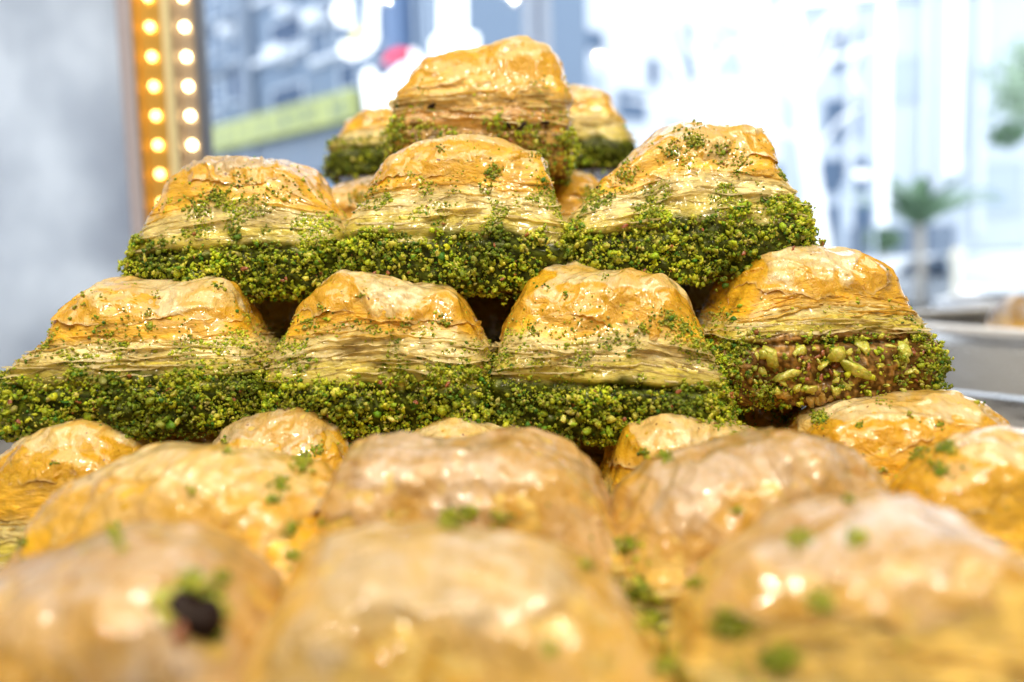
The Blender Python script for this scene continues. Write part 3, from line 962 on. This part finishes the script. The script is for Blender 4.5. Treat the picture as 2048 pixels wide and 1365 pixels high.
def strip(u0, u1, ul, bulbs, mch, mled, label, extra=None, dz=0.0, yo=0.0):
    o = empty('light_strip', label, 'light strip', 'vertical LED light strips', ((xs(u0) + xs(u1)) / 2, y0 + yo, zb))
    cx = (xs(u0) + xs(u1)) / 2
    hw = (xs(u1) - xs(u0)) / 2
    c = MB().box(-hw, hw, .002, .006, 0, zt - zb)
    c.box(-hw, -hw + .0012, -.004, .002, 0, zt - zb)
    c.box(hw - .0012, hw, -.004, .002, 0, zt - zb)
    c.build('channel', mch, o)
    sp = 57.3 / F * D0
    zc = P(ul, 60, D0).z + dz - zb
    me = None
    for k in range(-2, bulbs):
        z = zc - k * sp
        if me is None:
            b = MB()
            n = 16
            b.lathe([(0.0001, -.0014), (.0011, -.0012), (.0018, -.0004), (.0020, .0006)], n=n)
            ob = b.build('led_bulb', mled, o, True)
            me = ob.data
            for vv in me.vertices:
                vv.co = Vector((vv.co.x, vv.co.z, vv.co.y * 1.1))
        else:
            ob = bpy.data.objects.new('led_bulb', me)
            COL.objects.link(ob)
            ob.parent = o
        ob.location = (xs(ul) - cx, .0005, z)
    return o


st = strip(282, 342, 308, 13, M_GOLD, M_GLED, 'golden LED light strip, left one of the two vertical strips')
MB().box(xs(342) - st.location.x, xs(356) - st.location.x, -.006, .006, 0, zt - zb).build('cream_lip', M_CREAM, st)
st = strip(358, 401, 377, 13, M_BRN, M_LED, 'taupe LED light strip, right one of the two vertical strips')
MB().box(xs(401) - st.location.x, xs(411) - st.location.x, -.004, .008, 0, zt - zb).build('dark_gasket', M_BLK, st)

# ------------------------------------------------------------------ window: pane and joint
YW = .66
M_GLASS = bpy.data.materials.new('window_glass')
M_GLASS.use_nodes = True
t = M_GLASS.node_tree
t.nodes.remove(t.nodes['Principled BSDF'])
out = t.nodes['Material Output']
tr_ = t.nodes.new('ShaderNodeBsdfTransparent')
gl = t.nodes.new('ShaderNodeBsdfGlossy')
gl.inputs['Roughness'].default_value = .02
fr = t.nodes.new('ShaderNodeFresnel')
mx = t.nodes.new('ShaderNodeMixShader')
fr.inputs['IOR'].default_value = 1.3
t.links.new(fr.outputs[0], mx.inputs[0])
t.links.new(tr_.outputs[0], mx.inputs[1])
t.links.new(gl.outputs[0], mx.inputs[2])
t.links.new(mx.outputs[0], out.inputs[0])


def xw(u, v=60, y=YW):
    r = ray(u, v)
    return CAM.x + r.x / r.y * y


xm = xw(1076)
win = empty('shop_window', 'large clear shop window between the counter and the street', 'window', loc=(xm, YW, -.0055))
MB().box(-1.1, -.0016, 0, .005, 0, 1.0).build('pane', M_GLASS, win)
MB().box(.0016, 1.1, 0, .005, 0, 1.0).build('pane', M_GLASS, win)
M_WHITE = mat('white_enamel', (.92, .94, .98), .35)
M_JOINT = mat('milky_glass_edge', (.95, .96, .98), .5)
k = NT(M_JOINT)
t1_ = k.n('ShaderNodeBsdfTransparent'); t2_ = k.n('ShaderNodeBsdfTranslucent'); t2_.inputs[0].default_value = (.97, .97, 1, 1)
mxj = k.n('ShaderNodeMixShader'); mxj.inputs[0].default_value = .35
k.l(t1_.outputs[0], mxj.inputs[1]); k.l(t2_.outputs[0], mxj.inputs[2]); k.l(mxj.outputs[0], k.out.inputs[0])
MB().box(xw(1044) - xm, -.001, -.010, -.001, 0, 1.0).box(.001, xw(1104) - xm, -.010, -.001, 0, 1.0).build('glass_edge_strip', M_JOINT, win, False, .001)  # milky strips added to stand for window glass edges catching sunlight
MB().box(-.0004, .0004, -.009, -.001, 0, 1.0).build('joint_seal', mat('purple_grey_seal', (.10, .08, .16), .5), win)

# ------------------------------------------------------------------ street outside
GZ = -1.15
M_STREET = mat('pale_paving', (.55, .57, .60), .7)
k = NT(M_STREET)
k.l(k.ramp(k.noise(.6, 4, .6), [(.35, (.42, .44, .48)), (.62, (.66, .68, .70))]), k.b.inputs['Base Color'])
g = MB()
g.add([(-90, .70, GZ), (90, .70, GZ), (90, 160, GZ), (-90, 160, GZ)], [(0, 1, 2, 3)])
tag(g.build('street', M_STREET), 'pale sunlit street and square beyond the window', 'street', kind='structure')

M_FAC = mat('pale_blue_render', (.135, .19, .27), .7)
M_FAC2 = mat('bluish_white_render', (.50, .55, .62), .7)
M_FAC3 = mat('white_stone', (.62, .66, .72), .7)
M_WIN = mat('window_pane_blue', (.035, .07, .14), .4, spec=.2)
M_WIN2 = mat('window_pane_pale', (.08, .13, .21), .4, spec=.3)
M_FRAME = mat('pale_frame', (.40, .46, .54), .5)
M_BLUE = mat('blue_pier', (.09, .15, .27), .5)
M_GREY = mat('slate_band', (.13, .17, .23), .6)
M_YEL = mat('yellow_sign_board', (.33, .36, .12), .5)
M_INK = mat('sign_ink', (.16, .20, .12), .5)


class Facade:
    def __init__(s, name, label, uA, dA, uB, dB, depth, top, wall, group=None):
        a, b = P(uA, 500, dA), P(uB, 500, dB)
        s.o = Vector((a.x, a.y, 0))
        d = Vector((b.x - a.x, b.y - a.y, 0))
        s.L = d.length
        s.d = d.normalized()
        s.ang = math.atan2(s.d.y, s.d.x)
        s.root = empty(name, label, 'building', group, (a.x, a.y, GZ), (0, 0, s.ang))
        s.H = top - GZ
        MB().box(0, s.L, 0, depth, 0, s.H).build('wall', wall, s.root)
        MB().box(-.15, s.L + .15, -.2, depth + .2, s.H, s.H + .25).build('roof', M_FRAME, s.root)

    def hit(s, u, v):
        r = ray(u, v)
        n = Vector((-s.d.y, s.d.x, 0))
        t_ = (s.o - CAM).dot(n) / r.dot(n)
        p = CAM + r * t_
        return (Vector((p.x, p.y, 0)) - s.o).dot(s.d), p.z - GZ

    def rect(s, u0, v0, u1, v1, mt, name='window', proud=.04, frame=True, th=None):
        xa, za = s.hit(u0, (v0 + v1) / 2)
        xb, _ = s.hit(u1, (v0 + v1) / 2)
        um = (u0 + u1) / 2
        _, z1 = s.hit(um, v0)
        _, z0 = s.hit(um, v1)
        if name == 'window':
            b = MB()
            f_ = .05
            b.box(xa - f_, xb + f_, -.06, -.002, z1, z1 + f_).box(xa - f_, xb + f_, -.1, -.002, z0 - f_, z0)
            b.box(xa - f_, xa, -.06, -.002, z0, z1).box(xb, xb + f_, -.06, -.002, z0, z1)
            o = b.build('window', M_FRAME, s.root)
            MB().box(xa, xb, -.02, -.003, z0, z1).build('pane', mt, o)
        else:
            o = MB().box(xa, xb, -(th or proud), -.003, z0, z1).build(name, mt, s.root)
        return xa, xb, z0, z1


fa = Facade('office_building', 'pale blue building behind the light strips carrying a long yellow sign', 395, 17, 862, 12.4, 5, 9, M_FAC, 'buildings across the street')
for (u0, v0, u1, v1, mt) in ((545, 42, 608, 92, M_WIN), (548, 175, 612, 232, M_WIN), (462, 80, 484, 120, M_WIN2), (462, 128, 484, 205, M_WIN), (540, 255, 615, 300, M_WIN2),
                             (636, 0, 668, 18, M_WIN), (684, 128, 716, 178, M_WIN), (684, 40, 722, 90, M_WIN2), (425, 60, 445, 110, M_WIN2), (425, 165, 445, 215, M_WIN2), (545, -60, 608, -14, M_WIN), (462, 10, 484, 50, M_WIN2),
                             (440, 300, 480, 345, M_WIN), (500, 305, 560, 345, M_WIN2), (620, 280, 700, 330, M_WIN), (742, 10, 772, 90, M_WIN2), (752, 130, 784, 180, M_WIN), (838, -20, 856, 120, M_WIN2), (425, 0, 445, 40, M_WIN2), (425, 235, 445, 262, M_WIN2), (625, 60, 660, 130, M_WIN2)):
    fa.rect(u0, v0, u1, v1, mt)
for (u0, v0, u1, v1) in ((560, 100, 596, 128), (470, 60, 486, 76), (585, 20, 606, 36), (640, 30, 668, 56)):
    fa.rect(u0, v0, u1, v1, M_FAC3, 'air_conditioner', .4)
for (u0, v0, u1, v1, mt) in ((514, 108, 624, 118, M_FAC3), (514, 238, 624, 246, M_FAC3), (514, -14, 624, -6, M_FAC3), (416, 48, 490, 54, M_GREY), (416, 140, 490, 146, M_GREY), (630, 110, 720, 118, M_FAC3), (630, 30, 720, 37, M_GREY)):
    fa.rect(u0, v0, u1, v1, mt, 'ledge', .15)
fa.rect(492, -120, 512, 330, M_GREY, 'pier', .18)
xa, za = fa.hit(428, 285)
xb, zb_ = fa.hit(738, 218)
sg_h = .50
zc = (za + zb_) / 2
MB().box(xa, xb, -.35, -.19, zc - sg_h / 2, zc + sg_h / 2).build('sign_board', M_YEL, fa.root)
lt = MB()
xx = xa + .3
while xx < xb - .3:      # unreadable row of letters
    ww = rnd.uniform(.12, .22)
    lt.box(xx, xx + .05, -.36, -.35, zc - .18, zc + .18)
    lt.box(xx + .05, xx + ww, -.36, -.35, zc - .18 + rnd.choice((0, .14, .28)), zc - .11 + rnd.choice((0, .14, .22)))
    xx += ww + rnd.choice((.08, .08, .3))
lt.build('sign_lettering', M_INK, fa.root)
MB().box(xa, xb, -.12, -.003, zc - sg_h / 2 - .75, zc - sg_h / 2 - .04).build('shop_front_band', M_GREY, fa.root)

fb = Facade('corner_building', 'pale blue corner building behind the summit baklava, left of the window joint', 835, 19, 1060, 21, 8, 11, M_FAC, 'buildings across the street')
fa.rect(790, -150, 822, 150, M_BLUE, 'pier', .3)
for (u0, v0, u1, v1, mt) in ((945, 28, 1038, 68, M_WIN), (960, 95, 1038, 125, M_WIN2), (945, -50, 1038, -10, M_WIN2)):
    fb.rect(u0, v0, u1, v1, mt)
fc = Facade('white_building', 'very pale building right of the window joint, seen through bare branches', 1110, 22, 1560, 27, 8, 9.5, M_FAC3, 'buildings across the street')
for (u0, v0, u1, v1, mt) in ((1125, 60, 1205, 98, M_WIN2), (1298, 120, 1314, 170, M_WIN), (1110, 10, 1130, 70, M_WIN2), (1235, 185, 1290, 240, M_WIN2), (1340, 30, 1356, 150, M_FRAME), (1375, 50, 1391, 160, M_WIN2),
                             (1340, 240, 1400, 300, M_FRAME), (1530, 330, 1560, 420, M_WIN2), (1430, 60, 1480, 140, M_FRAME), (1165, 150, 1205, 190, M_FRAME)):
    fc.rect(u0, v0, u1, v1, mt)
fd = Facade('pale_apartment_building', 'far white apartment building behind the palm tree on the right', 1540, 33, 2120, 30, 8, 11, M_FAC2, 'buildings across the street')
for (u0, v0, u1, v1, mt) in ((1640, 410, 1745, 500, M_WIN2), (1640, 320, 1735, 385, M_WIN2), (1790, 470, 1900, 530, M_WIN), (1650, 200, 1720, 280, M_WIN2), (1935, 500, 2048, 545, M_WIN2), (1780, 120, 1840, 200, M_FRAME), (1890, 130, 1930, 300, M_FRAME),
                             (1960, 330, 2040, 430, M_FRAME), (1660, 60, 1720, 140, M_WIN2), (1540, 420, 1620, 520, M_WIN2)):
    fd.rect(u0, v0, u1, v1, mt)
fd.rect(1640, 455, 1905, 545, M_GREY, 'shop_front_band', .3)
for u in (1700, 1850, 1880, 1960):
    fd.rect(u - 8, -60, u + 8, 470, M_FAC3, 'pier', .25)

# hanging window signs: white hook and white tag with a red arc
M_SIGN = mat('white_sign', (.95, .95, .95), .3, emit=(1, 1, 1), es=.9)
M_SRED = mat('red_sign', (.75, .02, .06), .4)
M_SYEL = mat('yellow_sign_patch', (.95, .80, .18), .4, emit=(1, .85, .3), es=.4)
DS = 3.0


def poly_sign(name, pts, mt, d, parent, th=.05, smooth=False):
    c = parent.location
    yy = P(1024, 300, d).y
    out_ = []
    for (u, v) in pts:
        r = ray(u, v)
        s_ = (yy - CAM.y) / r.y
        p = CAM + r * s_
        out_.append((p.x - c[0], p.z - c[2]))
    return MB().prism(out_, yy - c[1], yy - c[1] + th).build(name, mt, parent, False, .008)


def arc_pts(cx, cy, r, a0, a1, n=10):
    return [(cx + r * math.cos(R_(a0 + (a1 - a0) * k / n)), cy + r * math.sin(R_(a0 + (a1 - a0) * k / n))) for k in range(n + 1)]


q = P(715, 60, DS)
s1 = empty('hook_sign', 'white lit hook shaped sign outside with a yellow patch', 'sign', loc=(q.x, q.y, q.z))
poly_sign('sign_face', [(734, -80), (752, -80)] + arc_pts(702, 62, 50, -15, 62, 8) + [(700, 113), (684, 110), (678, 96), (684, 80)] + arc_pts(702, 55, 34, 75, -20, 6), M_SIGN, DS, s1)
poly_sign('yellow_patch', [(700, 72), (722, 48), (728, 62), (706, 84)], M_SYEL, DS - .06, s1, .02)
MB().tube([(-.02, .03, -.02), (-.02, .03, 1.5)], .012).build('hanger', M_FRAME, s1)
q = P(690, 30, DS + .3)
sgl = MB().lathe([(0.001, -.055), (.04, -.045), (.055, 0), (.04, .045), (.001, .055)], n=24)
o = sgl.build('globe_lamp', M_SIGN, None, True); o.location = P(690, 27, DS + .3); tag(o, 'small white globe lamp left of the hook shaped sign', 'lamp')
q = P(775, 200, DS + .4)
s2 = empty('shop_sign', 'slanted white lit sign with a red arc behind its upper corner', 'sign', loc=(q.x, q.y, q.z))
poly_sign('sign_face', [(762, 160), (814, 118), (818, 100), (830, 96), (850, 130), (900, 250), (800, 300), (736, 290), (732, 226), (722, 150), (738, 132)], M_SIGN, DS + .4, s2)
poly_sign('red_arc', arc_pts(800, 132, 36, 190, 300, 8) + arc_pts(800, 132, 20, 300, 190, 8), M_SRED, DS + .52, s2, .03)
poly_sign('red_corner', [(806, 108), (820, 96), (820, 122), (804, 126)], M_SRED, DS + .36, s2, .02)
q = P(910, 60, DS + .8)
s3 = empty('bottle_shaped_sign', 'tall white lit sign with broad shoulders above the summit baklava', 'sign', loc=(q.x, q.y, q.z))
poly_sign('sign_face', [(878, -80), (930, -80), (932, 62), (956, 68), (956, 120), (930, 170), (862, 170), (862, 80), (878, 66)], M_SIGN, DS + .8, s3)

# trees
M_BARK = mat('white_bark', (.86, .88, .90), .6)
k = NT(M_BARK)
k.l(k.ramp(k.noise(3, 4, .6, (1, 1, .4)), [(.32, (.60, .60, .58)), (.45, (.86, .87, .90)), (.7, (.92, .93, .95))]), k.b.inputs['Base Color'])
M_PBARK = mat('palm_bark', (.42, .38, .33), .8)
M_LEAF = mat('grey_green_leaf', (.12, .21, .12), .6)
M_LEAF2 = mat('pale_green_leaf', (.36, .48, .34), .6)


def leaf_crown(name, c, rad, n, leaf, mt, parent, rs, sq=(1, 1, .8)):
    pts = rs.normal(size=(n, 3)); pts /= np.linalg.norm(pts, axis=1)[:, None]
    pts *= (rs.rand(n, 1) ** .45)
    pts *= 1 + .35 * fbm(pts * 2.2 + 3, 2)[:, None]
    pts = pts * rad * np.array(sq)
    a = rs.normal(size=(n, 3)); a /= np.linalg.norm(a, axis=1)[:, None]
    b = np.cross(a, rs.normal(size=(n, 3))); b /= np.linalg.norm(b, axis=1)[:, None]
    V = np.stack([pts - a * leaf, pts + b * leaf * .5, pts + a * leaf, pts - b * leaf * .5], 1).reshape(-1, 3)
    Fq = np.arange(4 * n).reshape(n, 4)
    me = np_mesh(name, V, Fq, smooth=False)
    o = link(name, me, mt, parent)
    o.location = c
    return o


def anchored(u, d):
    q = P(u, 540, d)
    return Vector((q.x, q.y, GZ))


def rel(u, v, d, a):
    q = P(u, v, d)
    return (q.x - a.x, (q.y - a.y), q.z - a.z)


d = 9.0
a = anchored(1655, d)
t1 = empty('bare_tree', 'white barked leaning bare street tree right of the crumbed third layer piece', 'tree', 'trees on the square', a)
MB().tube([(0, 0, 0), rel(1650, 560, d, a), rel(1633, 430, d, a), rel(1612, 260, d, a), rel(1596, 120, d, a), rel(1580, -80, d, a)], [.13, .12, .11, .10, .085, .06], 12).build('trunk', M_BARK, t1, True)
for pts, r0 in (([(1605, 190), (1660, 120), (1740, 92), (1800, 84)], .055), ([(1608, 230), (1560, 140), (1500, 40), (1470, -60)], .05), ([(1600, 150), (1640, 60), (1700, -20), (1760, -50)], .045),
                ([(1614, 280), (1560, 265), (1500, 180), (1440, 150)], .035), ([(1655, 125), (1690, 30), (1680, -60)], .03), ([(1540, 110), (1590, 20), (1600, -60)], .03),
                ([(1720, 95), (1700, 150), (1740, 210)], .025), ([(1500, 180), (1480, 100), (1420, 60)], .022), ([(1618, 320), (1680, 240), (1720, 215)], .03)):
    MB().tube([rel(u, v, d, a) for u, v in pts], [r0 * (1 - .25 * k) for k in range(len(pts))], 8).build('branch', M_BARK, t1, True)
d = 12.0
a = anchored(1405, d)
t2 = empty('bare_tree', 'faint bare tree in front of the very pale building above the right third layer piece', 'tree', 'trees on the square', a)
MB().tube([(0, 0, 0), rel(1398, 350, d, a), rel(1402, 150, d, a), rel(1392, -80, d, a)], [.12, .11, .09, .06], 10).build('trunk', M_BARK, t2, True)
for pts, r0 in (([(1400, 220), (1350, 130), (1320, 20)], .05), ([(1401, 180), (1450, 100), (1520, 60)], .045), ([(1400, 260), (1320, 210), (1250, 200)], .035), ([(1397, 120), (1350, 50), (1340, -60)], .03), ([(1350, 130), (1290, 90), (1240, 10)], .03)):
    MB().tube([rel(u, v, d, a) for u, v in pts], [r0 * (1 - .25 * k) for k in range(len(pts))], 8).build('branch', M_BARK, t2, True)

rs = np.random.RandomState(5)
d = 15.0
a = anchored(1842, d)
pm = empty('palm_tree', 'small green palm tree among parked cars at the right', 'tree', 'trees on the square', a)
top_ = rel(1838, 450, d, a)
MB().tube([(0, 0, 0), ((top_[0]) * .5, 0, top_[2] * .5), top_], [.11, .09, .09], 10).build('trunk', M_PBARK, pm, True)
for k in range(20):
    an = k * 2.4 + .3
    el = rs.uniform(.6, 1.5)
    ln = rs.uniform(1.2, 2.0)
    b = MB()
    pts = []
    for s_ in range(7):
        tt_ = s_ / 6
        rr_ = ln * tt_ * math.cos(el) + .12 * tt_
        zz = ln * tt_ * math.sin(el) - .33 * ln * tt_ ** 2.4
        pts.append((top_[0] + rr_ * math.cos(an), top_[1] + rr_ * math.sin(an), top_[2] + zz))
    vs, fs = [], []
    for s_, p_ in enumerate(pts):
        wd = .16 * math.sin(math.pi * min(.97, .12 + s_ / 6 * .85))
        nx_, ny_ = -math.sin(an), math.cos(an)
        vs += [(p_[0] - nx_ * wd, p_[1] - ny_ * wd, p_[2] - .05), p_, (p_[0] + nx_ * wd, p_[1] + ny_ * wd, p_[2] - .05)]
    for s_ in range(6):
        q_ = s_ * 3
        fs += [(q_, q_ + 1, q_ + 4, q_ + 3), (q_ + 1, q_ + 2, q_ + 5, q_ + 4)]
    b.add(vs, fs)
    b.build('frond', M_LEAF, pm)
for (u, v, d, r, lb) in ((1765, 480, 13, .30, 'round green bush left of the palm tree'), (1690, 540, 13, .28, 'low green bush under the street lamp'), (2044, 590, 14, .3, 'green bush behind the right hand pan')):
    a = anchored(u, d)
    sh = empty('bush', lb, 'bush', 'bushes on the square', a)
    c = rel(u, v, d, a)
    leaf_crown('foliage', c, r, 500, .06, M_LEAF, sh, rs)
    MB().tube([(0, 0, 0), (c[0] * .5, 0, c[2] * .5), c], [.05, .04, .03], 8).build('stem', M_PBARK, sh)
d = 10
a = anchored(2080, d)
tt = empty('leafy_tree', 'pale green leafy tree at the upper right edge', 'tree', 'trees on the square', a)
MB().tube([(0, 0, 0), rel(2085, 350, d, a), rel(2075, 200, d, a)], [.14, .11, .07], 10).build('trunk', M_BARK, tt, True)
leaf_crown('crown', rel(2080, 170, d, a), .62, 900, .08, M_LEAF2, tt, rs, (1, 1, 1.1))
leaf_crown('crown', rel(2015, 270, d, a), .22, 240, .06, M_LEAF, tt, rs, (1, 1, .8))

# street lamp, white banners, bollards
d = 11
a = anchored(1690, d)
lp = empty('street_lamp', 'slim street lamp with one bent arm and bright white head', 'street lamp', loc=a)
MB().tube([(0, 0, 0), rel(1687, 400, d, a), rel(1690, 372, d, a), rel(1702, 358, d, a), rel(1716, 352, d, a)], [.06, .06, .055, .05, .045], 10).build('post', M_FRAME, lp, True)
hd = MB().lathe([(0.001, -.06), (.08, -.05), (.11, 0), (.08, .05), (.001, .06)], n=20).build('lamp_head', M_SIGN, lp, True)
hd.location = rel(1722, 350, d, a)
for (u, d, wd, v0, v1, lb) in ((1763, 8, .06, -80, 452, 'tall narrow white banner left of the palm tree'), (1520, 9, .07, -80, 545, 'tall white banner just right of the third layer pastry'), (1900, 16, .14, -60, 350, 'wide white banner above the palm tree')):
    a = anchored(u, d)
    bn = empty('banner', lb, 'banner', 'white street banners', a)
    c0, c1 = rel(u, v1, d, a), rel(u, v0, d, a)
    MB().box(-wd, wd, 0, .02, c0[2], c1[2]).build('cloth', M_WHITE, bn)
    MB().tube([(-wd - .02, .01, 0), (-wd - .02, .01, c1[2])], .018, 8).build('pole', M_FRAME, bn)
for (u, d, h_, lb) in ((1913, 13, 1.25, 'cream stone post standing right of the palm trunk'),):
    a = anchored(u, d)
    o = MB().lathe([(.001, 0), (.10, 0), (.10, .05), (.07, .08), (.07, h_), (.10, h_ + .03), (.12, h_ + .12), (.08, h_ + .22), (.001, h_ + .25)], n=20).build('bollard', mat('cream_stone', (.72, .66, .52), .6), None, True)
    o.location = a
    tag(o, lb, 'bollard')

M_TYRE = mat('tyre', (.03, .03, .035), .7)
M_RIM = mat('wheel_rim', (.6, .62, .65), .3, .9)
M_CARGL = mat('car_glass', (.10, .14, .2), .1, 0, .8)
M_LAMP = mat('headlight_glass', (.95, .95, .98), .1, 0, 1, emit=(1, 1, 1), es=1.2)


def car(u, d, label, colr, yaw):
    a = anchored(u, d)
    o = empty('parked_car', label, 'car', 'cars parked along the square', a, (0, 0, R_(yaw)))
    pb = mat('car_paint', colr, .25, 0, 1)
    body = [(-2.05, .35), (-2.1, .62), (-1.95, .85), (-1.2, .93), (1.15, .95), (1.9, .88), (2.08, .70), (2.1, .38)]
    MB().prism(body, -.82, .82).build('body', pb, o, False, .07)
    cab = [(-1.25, .95), (-.62, 1.42), (.75, 1.45), (1.35, .96)]
    MB().prism(cab, -.72, .72).build('cabin', pb, o, False, .06)
    gl_ = [(-1.08, .99), (-.56, 1.36), (.70, 1.38), (1.16, .99)]
    MB().prism(gl_, -.735, -.722).build('side_window', M_CARGL, o)
    MB().prism(gl_, .722, .735).build('side_window', M_CARGL, o)
    for wx in (-1.3, 1.3):
        for wy in (-.80, .80):
            wv = MB().lathe([(.20, -.1), (.31, -.1), (.33, -.05), (.33, .05), (.31, .1), (.20, .1)], n=20)
            w1 = wv.build('wheel', M_TYRE, o, True)
            w1.location = (wx, wy, .33)
            w1.rotation_euler = (R_(90), 0, 0)
            MB().lathe([(.001, -.08), (.2, -.09), (.2, .09), (.001, .08)], n=16).build('rim', M_RIM, w1)
    for wy in (-.6, .6):
        MB().box(-2.13, -2.05, wy - .14, wy + .14, .62, .78).build('headlight', M_LAMP, o, False, .02)
    return o


car(1812, 17, 'white car parked directly behind the split baklava, left of the palm trunk', (.88, .89, .92), 18)
car(1960, 15, 'silver car parked right of the cream posts', (.55, .60, .66), 70)
car(1690, 20, 'dark blue car partly hidden behind the bush and lamp', (.08, .12, .2), 10)
car(2090, 18, 'white car at the far right edge of the street', (.85, .87, .9), 60)
